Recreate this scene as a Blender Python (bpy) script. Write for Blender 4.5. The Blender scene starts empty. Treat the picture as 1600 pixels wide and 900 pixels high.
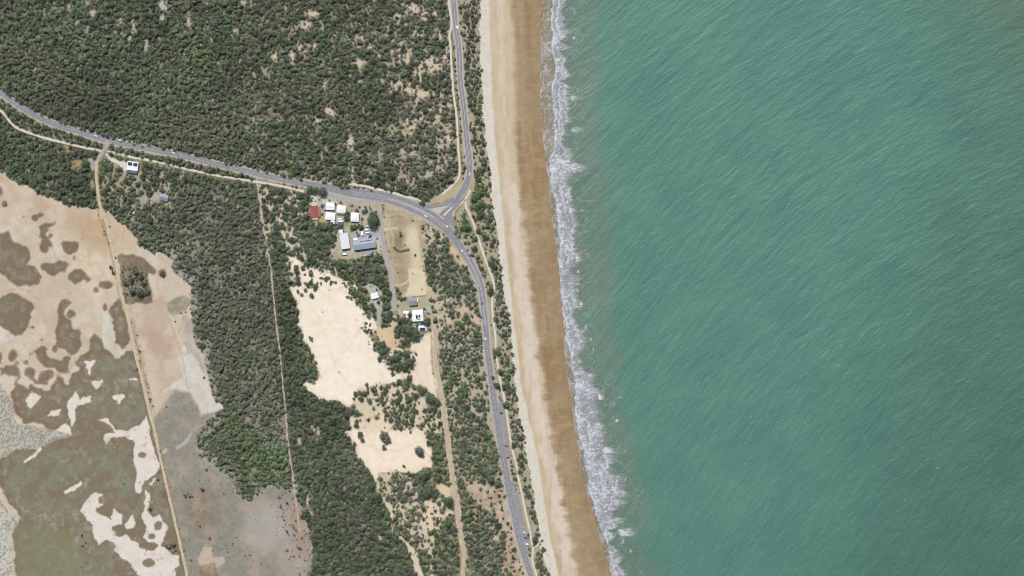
import bpy, math, random
import numpy as np
random.seed(7)
rng = np.random.default_rng(11)
S = bpy.context.scene
COL = S.collection
rad = math.radians
# world: 1 unit = 1 m ; photo column px, row py (1600 x 900 grid) -> x = px-800, y = 450-py
# ------------------------------------------------------------------ camera, sky, sun
cd = bpy.data.cameras.new('camera'); cam = bpy.data.objects.new('camera', cd); COL.objects.link(cam)
CAMH = 3000.0
cam.location = (0, 0, CAMH); cam.rotation_euler = (0, 0, 0)
cd.sensor_width = 36; cd.lens = 36 * CAMH / 1600.0
cd.clip_start = 10; cd.clip_end = 60000
S.camera = cam
SUN_EL, SUN_AZ = 56.0, -14.0                      # azimuth clockwise from north (+Y)
w = bpy.data.worlds.new('World'); S.world = w; w.use_nodes = True
nt = w.node_tree; bg = nt.nodes['Background']
sky = nt.nodes.new('ShaderNodeTexSky'); sky.sky_type = 'NISHITA'; sky.sun_disc = False
sky.sun_elevation = rad(SUN_EL); sky.sun_rotation = rad(SUN_AZ)
nt.links.new(sky.outputs[0], bg.inputs[0]); bg.inputs[1].default_value = 0.08
sl = bpy.data.lights.new('sun', 'SUN'); sl.energy = 4.2; sl.angle = rad(0.5); sl.color = (1, 0.965, 0.92)
so = bpy.data.objects.new('sun', sl); COL.objects.link(so)
so.rotation_euler = (rad(90 - SUN_EL), 0, rad(180 - SUN_AZ))
S.view_settings.view_transform = 'Standard'; S.view_settings.look = 'None'
S.view_settings.exposure = 0.33; S.view_settings.gamma = 1
S.render.engine = 'CYCLES'; S.cycles.pixel_filter_type = 'BLACKMAN_HARRIS'; S.cycles.filter_width = 1.0
K = 1.60                                           # display radiance per unit albedo

# ------------------------------------------------------------------ helpers
def lin1(c):
    c = c / 255.0
    return c / 12.92 if c <= 0.04045 else ((c + 0.055) / 1.055) ** 2.4
def A(r, g, b):                                    # albedo that shows as this sRGB colour in full sun
    return (lin1(r) / K, lin1(g) / K, lin1(b) / K)
def tag(o, label=None, cat=None, group=None, kind=None):
    if label: o['label'] = label
    if cat: o['category'] = cat
    if group: o['group'] = group
    if kind: o['kind'] = kind
    return o
def W(px, py, z=0.0): return (px - 800.0, 450.0 - py, z)

def hsh(ix, iy, seed):
    h = (ix.astype(np.int64) * 374761393 + iy.astype(np.int64) * 668265263 + seed * 144269504) & 0xffffffff
    h = ((h ^ (h >> 13)) * 1274126177) & 0xffffffff
    h = (h ^ (h >> 16)) & 0xffffffff
    return h.astype(np.float64) / 4294967295.0
def vn(x, y, seed=0):
    x0 = np.floor(x); y0 = np.floor(y); fx = x - x0; fy = y - y0
    fx = fx * fx * (3 - 2 * fx); fy = fy * fy * (3 - 2 * fy)
    a = hsh(x0, y0, seed); b = hsh(x0 + 1, y0, seed); c = hsh(x0, y0 + 1, seed); d = hsh(x0 + 1, y0 + 1, seed)
    return (a * (1 - fx) + b * fx) * (1 - fy) + (c * (1 - fx) + d * fx) * fy
def fbm(x, y, s, octv=4, seed=0, gain=0.5):        # about -1 .. 1
    x = np.asarray(x, float); y = np.asarray(y, float)
    t = 0; a = 1; n = 0; k = 1.0 / s
    ca, sa = 0.8, 0.6
    for i in range(octv):
        t = t + a * (vn(x * k + 17.3 * i, y * k - 9.1 * i, seed + i) * 2 - 1); n += a
        x, y = ca * x - sa * y, sa * x + ca * y
        a *= gain; k *= 2.03
    return t / n * 1.6
def sst(a, b, t):
    t = np.clip((t - a) / (b - a), 0, 1); return t * t * (3 - 2 * t)

# photo crops used while tracing (4x and others)
def crop(x0, y0, s): return lambda pts: [(x0 + p[0] / s, y0 + p[1] / s) for p in pts]
c1 = crop(0, 0, 4); c2 = crop(400, 0, 4); c3 = crop(0, 225, 4); c4 = crop(400, 225, 4)
c5 = crop(0, 450, 4); c6 = crop(400, 450, 4); c7 = crop(0, 675, 4); c8 = crop(400, 675, 4)
s1 = crop(740, 0, 4); s2 = crop(740, 225, 4); s3 = crop(740, 450, 4); s4 = crop(740, 675, 4)
v1 = crop(470, 290, 7.5); v2 = crop(590, 310, 7.5); v3 = crop(560, 420, 7.5); v4 = crop(620, 240, 7.5)
v5 = crop(120, 180, 6); v6 = crop(740, 600, 9); v7 = crop(740, 700, 9); v8 = crop(760, 800, 9)

# shore curves: photo x as a function of photo y
def curve(*yx):
    ys = [p[0] for p in yx]; xs = [p[1] for p in yx]
    d0 = (xs[1] - xs[0]) / (ys[1] - ys[0]); d1 = (xs[-1] - xs[-2]) / (ys[-1] - ys[-2])
    ys = [-200] + ys + [1200]; xs = [xs[0] - 0.15 * abs(d0) * 200] + xs + [xs[-1] + d1 * (1200 - ys[-2]) * 0.8]
    return lambda y: np.interp(y, ys, xs)
XE = curve((0, 751), (100, 750), (150, 754), (225, 758), (260, 764), (300, 769), (350, 777), (400, 781), (450, 787), (500, 796), (550, 801), (600, 806), (675, 818), (725, 826), (775, 835), (800, 839), (840, 843), (870, 850), (900, 859))
XD = curve((0, 765), (100, 767), (150, 770), (225, 774), (300, 783), (350, 787), (450, 797), (525, 806), (600, 815), (675, 831), (725, 842), (800, 853), (850, 862), (900, 873))
XP = curve((0, 782), (225, 787), (290, 796), (350, 806), (400, 810), (450, 815), (500, 824), (550, 829), (600, 835), (650, 842), (675, 851), (720, 860), (775, 871), (850, 885), (900, 892))
XW = curve((0, 803), (100, 808), (225, 807), (300, 818), (400, 826), (450, 834), (525, 841), (600, 850), (675, 864), (750, 880), (800, 887), (850, 894), (900, 904))
XS = curve((0, 845), (100, 844), (150, 843), (225, 849), (300, 858), (350, 863), (400, 870), (450, 874), (500, 880), (550, 881), (600, 888), (675, 899), (725, 905), (760, 914), (800, 926), (840, 935), (870, 945), (900, 953))
FL = curve((0, 864), (50, 862), (100, 867), (150, 861), (200, 867), (240, 862), (262, 857), (300, 866), (340, 870), (400, 873), (450, 875), (500, 882), (550, 889), (580, 895), (620, 897), (675, 906), (725, 914), (760, 919), (800, 930), (840, 945), (870, 952), (900, 957))
FR = curve((0, 890), (50, 884), (100, 884), (150, 886), (200, 890), (225, 886), (262, 902), (300, 901), (340, 898), (400, 904), (450, 903), (500, 907), (550, 914), (580, 918), (620, 930), (675, 944), (725, 960), (775, 975), (800, 960), (840, 962), (870, 972), (900, 977))
XM = curve((0, 925), (100, 925), (225, 938), (300, 948), (350, 955), (450, 955), (550, 955), (600, 963), (650, 974), (700, 981), (770, 990), (800, 998), (850, 1013), (900, 1038))
SEA_Z = -2.4

# ------------------------------------------------------------------ strips traced as centre lines (photo px)
west_road = [(-140, 70), (-60, 112), (0, 145), (25, 162), (50, 178), (75, 190), (100, 199), (125, 206), (153, 215), (187, 223), (220, 230), (253, 237), (280, 242), (300, 247), (340, 257), (380, 266), (420, 276), (450, 282), (500, 291), (550, 301), (600, 308), (640, 321), (675, 339), (695, 355), (710, 372), (725, 395), (737, 415), (747, 435), (752, 452), (755, 475), (759, 512), (762, 550), (767, 587), (772, 625), (778, 662), (784, 700), (790, 735), (797, 775), (804, 805), (811, 840), (818, 865), (828, 895), (842, 945), (866, 1040)]
west_w = [10, 10, 9.5, 9.5, 9.5, 9.5, 9.5, 9.5, 11, 11, 9.5, 9, 9, 9, 9, 9, 9, 9.5, 11, 14, 17, 17, 16, 15, 13, 12, 11, 10.5, 10, 9.5, 9.5, 9.5, 10, 11, 12, 12, 11, 11, 11, 11, 10, 9, 8.5, 8.5]
north_road = [(703, -120), (706, -60), (708.7, 0), (712, 42), (717, 75), (719, 125), (724, 162), (729, 215), (732, 240), (734, 262), (731, 282), (724, 297), (714, 311), (706, 325), (700, 340), (697, 352)]
north_w = [8.5, 8.5, 8.5, 8.5, 8.5, 8.5, 9, 9, 9.5, 9.5, 10, 10, 9.5, 9.5, 10, 12]
slip_road = [(652, 318), (663, 321), (675, 323.5), (687, 321.5), (700, 316.5), (711, 309)]
side_street = [(588, 306), (591, 316), (593, 330), (595, 350), (597, 370), (600.7, 390), (605, 410), (608.7, 420), (612, 440), (614, 460), (615, 476), (617, 486)]
service_road = [(503, 302), (523, 307), (537, 310), (550, 313), (566, 316), (580, 316.5), (591, 315)]
link_road = [(170, 221), (166, 228), (161, 236), (157, 243), (151, 250)]
west_path = [(-120, 90), (-60, 128), (0, 172), (15, 190), (27, 200), (50, 209), (75, 217), (105, 224), (125, 229), (160, 236)]
mid_path = [(167, 237), (187, 240), (203, 245), (220, 248), (245, 253), (262, 257), (300, 266), (350, 276), (395, 283), (425, 288), (450, 293), (475, 299)]
north_path = [(697, -110), (699, -50), (701, 0), (704, 25), (705.5, 40), (702, 55), (704, 75), (706, 112), (709, 150), (714, 187), (715.5, 225), (718, 255), (717.5, 275), (710, 287), (700, 296), (690, 304)]
verge_path = [(545, 287), (570, 291), (600, 298), (620, 303), (633, 307), (651, 311), (660, 316)]
east_path = [(727, 312), (728, 323), (733, 333), (739, 347), (744, 362), (752, 387), (762, 415), (771, 440), (772, 450), (769, 470), (770, 495), (774, 525), (775, 550), (779, 580), (782, 597), (787, 618), (791, 640), (795, 670), (800, 700), (807, 729), (811, 751), (815.5, 772), (821, 800), (827, 826), (831, 848), (833, 861), (832, 876), (838, 898), (849, 940), (870, 1010)]
corner_path = [(735, 297), (727, 311), (713, 324), (708, 333), (706.5, 343), (709, 352)]
beach_path = [(832, 853), (838, 853), (842, 847), (846, 838)]
beach_access = [(806, 654), (812, 652), (818, 651)]
long_track = [(151, 250), (150, 270), (152, 290), (155, 315), (160, 330), (168, 355), (173, 380), (178, 400), (183, 420), (187, 450), (198, 490), (207, 530), (213, 560), (221, 590), (228, 620), (235, 650), (242, 675), (248, 705), (256, 740), (264, 775), (272, 810), (280, 845), (288, 880), (294, 910), (310, 1000)]
thin_track = [(400, 275), (403, 292), (408, 330), (413, 360), (420, 400), (426, 450), (430, 490), (436, 540), (441, 590), (446, 640), (450, 690), (457, 740), (463, 785), (468, 830)]
fire_track = [(675, 505), (680, 525), (681, 567), (688, 605), (697, 665), (704, 725), (712, 775), (718, 825), (724, 865), (723, 905), (728, 1000)]
dune_drive = [(588, 449), (592, 462), (594, 478), (592, 498), (590, 510)]

def crm(pts, n=6):
    P = [pts[0]] + list(pts) + [pts[-1]]; out = []
    for i in range(1, len(P) - 2):
        p0, p1, p2, p3 = [np.array(P[j], float) for j in (i - 1, i, i + 1, i + 2)]
        for k in range(n):
            t = k / n
            out.append(0.5 * ((2 * p1) + (-p0 + p2) * t + (2 * p0 - 5 * p1 + 4 * p2 - p3) * t * t + (-p0 + 3 * p1 - 3 * p2 + p3) * t ** 3))
    out.append(np.array(pts[-1], float)); return np.array(out)

# ------------------------------------------------------------------ land fields on a 1 m grid
GX0, GX1, GY0, GY1 = -140, 985, -110, 1010
gx = np.arange(GX0, GX1 + 1, 1.0); gy = np.arange(GY0, GY1 + 1, 1.0)
X, Y = np.meshgrid(gx, gy)
NX, NY = len(gx), len(gy)
n1 = fbm(X, Y, 22, 5, 1); n2 = fbm(X, Y, 22, 5, 2)
k1 = fbm(X, Y, 10, 3, 8); k2 = fbm(X, Y, 10, 3, 9)
m1 = fbm(X, Y, 5, 3, 3); m2 = fbm(X, Y, 5, 3, 4)
fine = fbm(X, Y, 3.2, 3, 5); mid = fbm(X, Y, 14, 4, 6); big = fbm(X, Y, 70, 4, 7)
def inside(pts, rough=3.0, fr=1.5):
    """boolean mask of a polygon with a ragged edge"""
    P = np.array(pts, float)
    x0 = max(int(P[:, 0].min() - 24 - GX0), 0); x1 = min(int(P[:, 0].max() + 25 - GX0), NX)
    y0 = max(int(P[:, 1].min() - 24 - GY0), 0); y1 = min(int(P[:, 1].max() + 25 - GY0), NY)
    M = np.zeros((NY, NX), bool)
    if x1 <= x0 or y1 <= y0: return M
    sl_ = (slice(y0, y1), slice(x0, x1))
    kk = min(rough, 1.6) * .8; xx = X[sl_] + rough * n1[sl_] + fr * m1[sl_] + kk * k1[sl_]; yy = Y[sl_] + rough * n2[sl_] + fr * m2[sl_] + kk * k2[sl_]
    ins = np.zeros(xx.shape, bool); n = len(P)
    for i in range(n):
        ax, ay = P[i]; bx_, by_ = P[(i + 1) % n]
        if ay == by_: continue
        c = (ay > yy) != (by_ > yy)
        ins ^= c & (xx < (bx_ - ax) * (yy - ay) / (by_ - ay) + ax)
    M[sl_] = ins; return M
def box(F, r):
    for ax in (0, 1):
        P = np.concatenate([np.repeat(np.take(F, [0], ax), r + 1, ax), F, np.repeat(np.take(F, [-1], ax), r, ax)], ax)
        c = np.cumsum(P, ax); n = F.shape[ax]
        F = (np.take(c, np.arange(2 * r + 1, 2 * r + 1 + n), ax) - np.take(c, np.arange(0, n), ax)) / (2 * r + 1)
    return F
def bbox(m, pad=0):
    ys = np.flatnonzero(m.any(1))
    if len(ys) == 0: return None
    y0, y1 = max(ys[0] - pad, 0), min(ys[-1] + 1 + pad, NY); xs_ = np.flatnonzero(m[y0:y1].any(0))
    return (slice(y0, y1), slice(max(xs_[0] - pad, 0), min(xs_[-1] + 1 + pad, NX)))
def soft(M, r=1):
    out = np.zeros(M.shape)
    b = bbox(M, 3 * r + 2)
    if b is not None: out[b] = soft_(M[b], r)
    return out
def soft_(M, r):
    F = M.astype(float)
    if r >= 3: return box(box(F, r), max(r // 2, 1))
    for _ in range(r):
        P = np.pad(F, 1, mode='edge'); F = (F + P[:-2, 1:-1] + P[2:, 1:-1] + P[1:-1, :-2] + P[1:-1, 2:]) / 5
    return F
def ell(cx, cy, rx, ry, p=1.0):
    out = np.zeros((NY, NX)); ex_, ey_ = 3.2 * rx + 4, 3.2 * ry + 4
    x0 = int(np.clip(cx - ex_ - GX0, 0, NX)); x1 = int(np.clip(cx + ex_ - GX0, 0, NX)); y0 = int(np.clip(cy - ey_ - GY0, 0, NY)); y1 = int(np.clip(cy + ey_ - GY0, 0, NY))
    b = (slice(y0, y1), slice(x0, x1))
    out[b] = np.exp(-(((X[b] + 2.5 * n1[b] - cx) / rx) ** 2 + ((Y[b] + 2.5 * n2[b] - cy) / ry) ** 2) ** p)
    out[out < 2e-3] = 0; return out
def dist_to(poly):
    D_ = np.full((NY, NX), 99.0)
    P = np.array(poly, float)
    for i in range(len(P) - 1):
        a, b = P[i], P[i + 1]
        x0 = max(int(min(a[0], b[0]) - 26 - GX0), 0); x1 = min(int(max(a[0], b[0]) + 27 - GX0), NX)
        y0 = max(int(min(a[1], b[1]) - 26 - GY0), 0); y1 = min(int(max(a[1], b[1]) + 27 - GY0), NY)
        if x1 <= x0 or y1 <= y0: continue
        s_ = (slice(y0, y1), slice(x0, x1)); d = b - a; L = (d ** 2).sum() + 1e-9
        t = np.clip(((X[s_] - a[0]) * d[0] + (Y[s_] - a[1]) * d[1]) / L, 0, 1)
        D_[s_] = np.minimum(D_[s_], np.hypot(X[s_] - a[0] - t * d[0], Y[s_] - a[1] - t * d[1]))
    return D_

C = np.zeros((NY, NX, 3)); C[:] = A(150, 140, 112)                 # scrub floor
TREE = np.ones((NY, NX))                                            # crown cover
TINT = np.zeros((NY, NX, 3)); RS = np.ones((NY, NX))                # leaf colour, crown size
def pc(mask, col, a=1.0):
    b = bbox(mask)
    if b is None: return
    m = mask[b].astype(float) * a
    C[b] = C[b] * (1 - m[..., None]) + np.array(col) * m[..., None]
def pt(mask, v, a=1.0):
    b = bbox(mask)
    if b is None: return
    m = mask[b].astype(float) * a
    TREE[b] = TREE[b] * (1 - m) + v * m
def ptint(mask, col, a=1.0, rs=None):
    b = bbox(mask)
    if b is None: return
    m = mask[b].astype(float) * a
    TINT[b] = TINT[b] * (1 - m[..., None]) + np.array(col) * m[..., None]
    if rs is not None: RS[b] = RS[b] * (1 - m) + rs * m
FOREST = (0.1015, 0.1260, 0.0752); DEEP = (0.0828, 0.1080, 0.0648); GREY = (0.1350, 0.1350, 0.1080)
BRIGHT = (0.0900, 0.1440, 0.0594); OLIVE = (0.1224, 0.1296, 0.0810); DUNE = (0.0900, 0.1116, 0.0738)
TINT[:] = FOREST
gap = fbm(X, Y, 9, 3, 21)                                           # where the scrub opens
# --- north forest
NF = inside([(-150, -120), (702, -120), (706, 60), (712, 180), (716, 280), (690, 305), (660, 314), (600, 300), (540, 288), (500, 286), (450, 277), (400, 270), (340, 253), (300, 243), (240, 230), (190, 217), (150, 207), (100, 195), (50, 174), (0, 141), (-60, 106), (-150, 60)], 1, 1)
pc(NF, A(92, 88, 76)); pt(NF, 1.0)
ef = NF & (X > 380)
pc(soft(ef & (gap > 0.25), 2), A(176, 162, 138), 0.8)
pt(ef, 0.96); pt(ef & (gap > 0.55), 0.45)
ptint(NF & (mid > 0.25), GREY, 0.5); ptint(NF & (big > 0.1), BRIGHT, 0.22); ptint(NF & (big < -0.25), OLIVE, 0.45)
def spots(lst, f, col, tv=0.05, n=0.15):
    w_ = .42 * fine + .2 * gap
    for (cx, cy, rx, ry) in lst:
        (px_, py_), = f([(cx, cy)]) if f else ((cx, cy),)
        e = ell(px_, py_, rx / 4 if f else rx, ry / 4 if f else ry)
        m = (e > 0) & (e + w_ > 0.56 + n)
        pc(soft(m, 1), col, 0.95); pt(m, tv + .12); h_ = (e > .3) & ~m; pt(h_, .62); pc(soft(h_ & (fine > -.1), 1), col, .75); RS[h_] *= .8
fe = sst(480, 640, X) * NF
h_ = (fe + .5 * gap > .9) & (fine > .1); pc(soft(h_, 1), A(196, 183, 160), .8); pt(h_, .55)
vs = (fbm(X * 1.6, Y * .45, 9, 4, 51) > .8) & NF & (big + .3 > 0); pc(soft(vs, 1), A(172, 166, 152), .9); pt(vs, .25)
spots([(960, 45, 55, 55), (880, 100, 50, 25), (1020, 90, 35, 35), (1100, 90, 25, 15), (930, 320, 55, 80), (905, 300, 50, 25), (1090, 390, 50, 60), (1140, 400, 30, 50), (1030, 460, 45, 60), (900, 520, 60, 45), (960, 560, 75, 35), (1080, 590, 95, 38), (1060, 760, 60, 16), (1045, 720, 16, 60), (1100, 680, 55, 13), (1150, 715, 16, 50), (970, 790, 45, 60), (1190, 655, 35, 14), (1200, 860, 60, 30), (1160, 210, 25, 50), (650, 255, 30, 45), (725, 300, 25, 40), (655, 390, 25, 40), (645, 500, 30, 14), (340, 80, 55, 25), (280, 290, 28, 50), (310, 160, 30, 30), (370, 280, 20, 45), (130, 350, 40, 35), (220, 350, 20, 40), (435, 530, 25, 30), (385, 760, 40, 30), (480, 520, 20, 14), (450, 690, 40, 28), (1000, 210, 40, 20), (1185, 350, 14, 60)], c2, A(205, 190, 165))
spots([(1020, 30, 35, 85), (1010, 110, 18, 30), (580, 80, 20, 60), (540, 180, 20, 40), (750, 130, 24, 55), (660, 110, 18, 30), (840, 170, 20, 50), (1175, 120, 22, 60), (910, 280, 20, 50), (480, 145, 14, 22), (715, 170, 12, 40), (770, 210, 20, 18), (430, 30, 20, 40), (550, 10, 25, 20), (815, 240, 12, 40), (225, 430, 14, 20), (1540, 15, 55, 22), (1470, 190, 30, 18), (1390, 220, 12, 20), (1280, 10, 14, 25)], c1, A(190, 183, 170), 0.1)
spots([(930, 55, 90, 26), (1060, 200, 50, 18), (1170, 90, 70, 22), (1110, 230, 14, 25), (1150, 10, 40, 20), (600, 190, 14, 60), (350, 215, 60, 10)], c4, A(190, 178, 156))
# --- verges between road and paths
pc(inside([(0, 150), (60, 190), (120, 211), (165, 222), (158, 234), (105, 222), (50, 206), (20, 192), (0, 168)], 1, 1), A(150, 145, 112))
WV = inside([(170, 228), (240, 238), (300, 250), (400, 274), (500, 293), (590, 312), (590, 330), (500, 305), (470, 298), (400, 286), (300, 266), (240, 252), (178, 239)], 1, 1)
pc(WV, A(150, 146, 120)); pt(WV, 1.0); hw = WV & (X < 400); pc(hw & (dist_to(west_road) > 8), A(110, 106, 84)); pt(WV & (X > 400), 0.35); pt(WV & (X > 512), 0.0)
NV = inside([(688, 304), (712, 288), (722, 270), (722, 200), (716, 120), (708, 50), (706, -100), (714, -100), (722, 100), (728, 200), (732, 270), (722, 296), (705, 311), (672, 320), (660, 316)], 1, 1)
pc(NV, A(172, 162, 132)); pt(NV, 0.35)
spots([(590, 0, 22, 60)], c4, A(205, 195, 175))
pc(inside(c4([(1135, 330), (1310, 230), (1250, 320), (1140, 365)]), 1, 1), A(182, 172, 138)); pt(inside(c4([(1120, 330), (1300, 200), (1260, 330), (1100, 380)]), 0, 0), 0.0)
# --- forest south of the west road
SW = inside([(-150, 110), (0, 176), (25, 202), (60, 214), (110, 227), (152, 238), (150, 330), (112, 320), (85, 312), (57, 302), (42, 292), (20, 280), (0, 267), (-60, 245), (-150, 225)], 1.5, 1.5)
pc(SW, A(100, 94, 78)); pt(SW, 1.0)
spots([(480, 120, 50, 40), (570, 230, 22, 60), (400, 40, 70, 14), (420, 20, 30, 20)], c3, A(165, 148, 112))
pc(inside(v5([(100, 420), (140, 390), (220, 420), (190, 470), (150, 520), (120, 470)]), 1, .5), A(170, 165, 152)); pt(inside(v5([(110, 410), (140, 390), (230, 420), (190, 480), (140, 520)]), 1, .5), 0.05)
M4 = inside([(156, 250), (190, 250), (240, 256), (300, 268), (400, 288), (400, 450), (300, 450), (287, 437), (272, 422), (270, 405), (260, 395), (235, 395), (215, 382), (210, 367), (200, 355), (187, 350), (180, 340), (170, 330), (158, 325)], 1.5, 1.5)
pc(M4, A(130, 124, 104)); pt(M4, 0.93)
op = M4 & (X < 290) & (Y < 345)
pc(soft(op & (gap > 0.0), 1), A(178, 168, 140), 0.7); pt(op & (gap > 0.22), 0.3); ptint(op, OLIVE, 0.5)
pc(ell(218, 300, 16, 26), A(170, 165, 150), .7); pt(ell(218, 303, 10, 22) > .5, 0.3)
pc(ell(245, 305, 16, 10), A(180, 176, 165), .9); pt(ell(250, 307, 14, 10) > .45, 0.05)
pc(ell(258, 325, 22, 10), A(160, 156, 140), .6)
# --- grey woodland and the strip right of it
GW = inside([(290, 300), (403, 288), (413, 360), (426, 450), (436, 540), (446, 640), (452, 700), (460, 765), (425, 757), (400, 762), (397, 778), (380, 777), (355, 742), (312, 712), (304, 695), (305, 675), (335, 665), (337, 647), (346, 637), (330, 605), (322, 582), (320, 557), (307, 537), (300, 512), (297, 475), (300, 450), (287, 437), (272, 422), (270, 405), (250, 380), (240, 350)], 2, 2)
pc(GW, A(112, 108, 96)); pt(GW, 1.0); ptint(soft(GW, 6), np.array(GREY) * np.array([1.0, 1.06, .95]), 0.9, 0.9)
ptint(GW * sst(-.1, .8, big), OLIVE, .6); lg_ = GW & (fbm(X, Y, 20, 4, 52) > .35); pc(soft(lg_, 2), A(160, 154, 138), .7); pt(lg_, .8)
eg_ = box(GW.astype(float), 9); fr_ = GW & (eg_ < .97) & (X < 345) & (Y > 380); pc(soft(fr_ & (fine > -.4), 2), A(176, 166, 150), .7); pt(fr_, .62); pt(fr_ & (eg_ < .72), .35)
ptint(GW & (mid > 0.3), FOREST, .5)
ptint(soft(inside(c3([(1180, 180), (1600, 230), (1600, 500), (1400, 420), (1200, 380)]), 3, 2), 4), FOREST, .8)
ptint(soft(inside([(306, 680), (345, 645), (380, 655), (430, 690), (450, 700), (455, 750), (420, 752), (390, 782), (355, 742), (312, 712)], 3, 2), 3), BRIGHT, 0.65, 0.95)
ptint(soft(inside([(345, 650), (385, 655), (400, 690), (455, 700), (456, 748), (415, 745), (390, 700)], 3, 2), 6), BRIGHT, 0.8)
ptint(inside([(-150, 100), (150, 230), (150, 330), (-150, 240)], 1, 1), DEEP, .6)
spots([(1090, 790, 35, 60), (1240, 760, 22, 70), (1160, 830, 20, 40)], c3, A(150, 147, 138), .5)
# strip east of the thin track
M6 = inside([(403, 290), (440, 295), (485, 305), (505, 345), (500, 370), (480, 390), (500, 405), (470, 425), (463, 445), (455, 452), (470, 495), (480, 545), (484, 590), (470, 600), (487, 620), (505, 628), (540, 635), (550, 662), (575, 727), (585, 752), (590, 780), (612, 800), (620, 825), (640, 855), (655, 910), (665, 1000), (480, 1000), (484, 850), (470, 790), (457, 750), (446, 640), (436, 540), (426, 450), (413, 360)], 2, 1.5)
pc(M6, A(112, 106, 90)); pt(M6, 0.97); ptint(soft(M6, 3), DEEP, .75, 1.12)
ptint(M6 & (mid > 0.35) & (Y > 700), GREY, .6)
up6 = M6 & (Y < 440)
pc(soft(up6 & (gap > .15), 1), A(205, 192, 165), .85); pt(up6 & (gap > .3), .25)
spots([(150, 440, 14, 60), (185, 500, 40, 14), (35, 450, 12, 90), (65, 620, 12, 80), (95, 830, 10, 80), (180, 560, 16, 40)], c4, A(208, 195, 168))
spots([(245, 320, 22, 60), (240, 400, 14, 40), (275, 60, 18, 40), (388, 20, 14, 60), (545, 335, 12, 22), (690, 410, 12, 22), (330, 430, 16, 50), (350, 500, 12, 40), (770, 650, 10, 26), (820, 690, 10, 22), (860, 600, 14, 40)], c8, A(200, 188, 165))
spots([(350, 860, 34, 30), (370, 890, 18, 20)], c6, A(205, 190, 165))
# --- clearings of pale sand
SAND = A(240, 226, 204)
def clear(pts, col=SAND, tv=0.0, rough=2.5, fr=1.6, s=1):
    m = inside(pts, rough, fr + .6); pc(soft(m, s + 1), col); pt(m, tv)
    if m.sum() > 1500:
        e_ = box(m.astype(float), 6); fr_ = m & (e_ < .9) & (e_ > .45) & (fbm(X, Y, 6, 3, 55) > .25 + 1.1 * (e_ - .5)); pt(fr_, .6); pc(soft(fr_, 1), A(190, 178, 150), .5); tf_ = m & (fbm(X, Y, 26, 3, 59) > .1) & (fbm(X, Y, 3.5, 2, 60) > .95); pt(tf_, .5); pc(soft(m & (e_ < .95) & (fine > .1), 2), A(216, 200, 170), .45)
    return m
M7 = inside(c4([(150, 380), (330, 400), (360, 480), (500, 600), (500, 900), (150, 900), (0, 900), (60, 700), (150, 500)]), 2, 2)
clear(c4([(200, 780), (215, 720), (240, 650), (275, 680), (300, 750), (350, 775), (430, 785), (500, 790), (540, 850), (640, 885), (740, 880), (760, 920), (250, 920), (280, 830)]), SAND, 0.16)
clear(c4([(150, 540), (200, 540), (260, 560), (240, 640), (210, 700), (180, 600)]), A(205, 192, 165), 0.25)
clear(c4([(455, 640), (500, 620), (520, 740), (500, 800), (460, 740)]), A(190, 175, 148), 0.2)
cl1 = clear(c6([(215, -10), (560, -10), (600, 60), (650, 115), (690, 165), (740, 190), (770, 240), (700, 300), (735, 340), (750, 400), (800, 450), (850, 520), (920, 560), (850, 590), (760, 610), (700, 620), (640, 650), (610, 740), (570, 735), (480, 700), (380, 690), (340, 640), (285, 605), (340, 590), (400, 560), (380, 480), (330, 400), (305, 340), (275, 260), (255, 230), (272, 150), (262, 90), (222, 40)]), A(242, 229, 209))
pc(soft(clear(c6([(760, 240), (800, 215), (870, 170), (885, 240), (890, 330), (870, 400), (820, 370), (770, 320), (730, 260)])), 2), A(212, 190, 158))
pc(ell(*c6([(850, 250)])[0], 9, 6), A(204, 172, 138), .5); pc(ell(*c6([(855, 360)])[0], 7, 10), A(204, 168, 136), .5)
clear(c6([(940, 350), (1010, 315), (1040, 290), (1110, 270), (1110, 450), (1145, 600), (1140, 680), (1060, 650), (1040, 600), (980, 590), (960, 540), (1000, 480), (990, 420)]), A(234, 218, 194))
clear(c6([(820, 400), (950, 350), (1000, 420), (1000, 500), (940, 560), (860, 540), (810, 470)]), A(232, 216, 190))
# shrubs between the two clearings
m14 = clear(c6([(610, 655), (700, 625), (900, 600), (1060, 650), (1150, 690), (1200, 900), (590, 900), (600, 760)]), A(196, 182, 155), 0.82, 3)
pc(soft(m14 & (gap > .1), 1), A(216, 200, 172), .8); pt(m14 & (gap > .25), .12); pt(m14 & (gap > -.05) & (gap <= .25), .5)
ptint(m14, DEEP, .5, 1.1)
for pth in ([(740, 720), (790, 800), (830, 860)], [(1045, 670), (1020, 760), (990, 850), (970, 900)], [(1040, 690), (1070, 740)], [(690, 690), (690, 800)], [(850, 650), (820, 720)]):
    d = dist_to(c6(pth)) + .8 * m1; m = d < 2.2; pc(soft(m, 1), A(214, 200, 172)); pt(m, 0)
clear(c6([(590, 785), (640, 800), (700, 830), (790, 800), (850, 860), (900, 900), (1030, 905), (1065, 930), (600, 930)]), A(226, 209, 182), .05)
cl2 = clear(c8([(555, -10), (900, -20), (1050, -10), (1075, 60), (1105, 130), (1095, 220), (1020, 240), (980, 262), (860, 250), (765, 255), (770, 310), (735, 290), (710, 240), (645, 165), (610, 90)]), A(240, 224, 200))
m16 = clear(c8([(765, 260), (870, 250), (960, 270), (1040, 430), (1060, 560), (1090, 720), (1010, 730), (900, 580), (850, 470), (760, 330)]), A(200, 186, 160), .85, 2.5)
ptint(m16, GREY, .7); pt(m16 & (gap > .3), .2)
clear(c8([(760, 300), (790, 370), (850, 470), (880, 545), (860, 550), (800, 460), (740, 360)]), A(214, 198, 170), .08)
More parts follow.
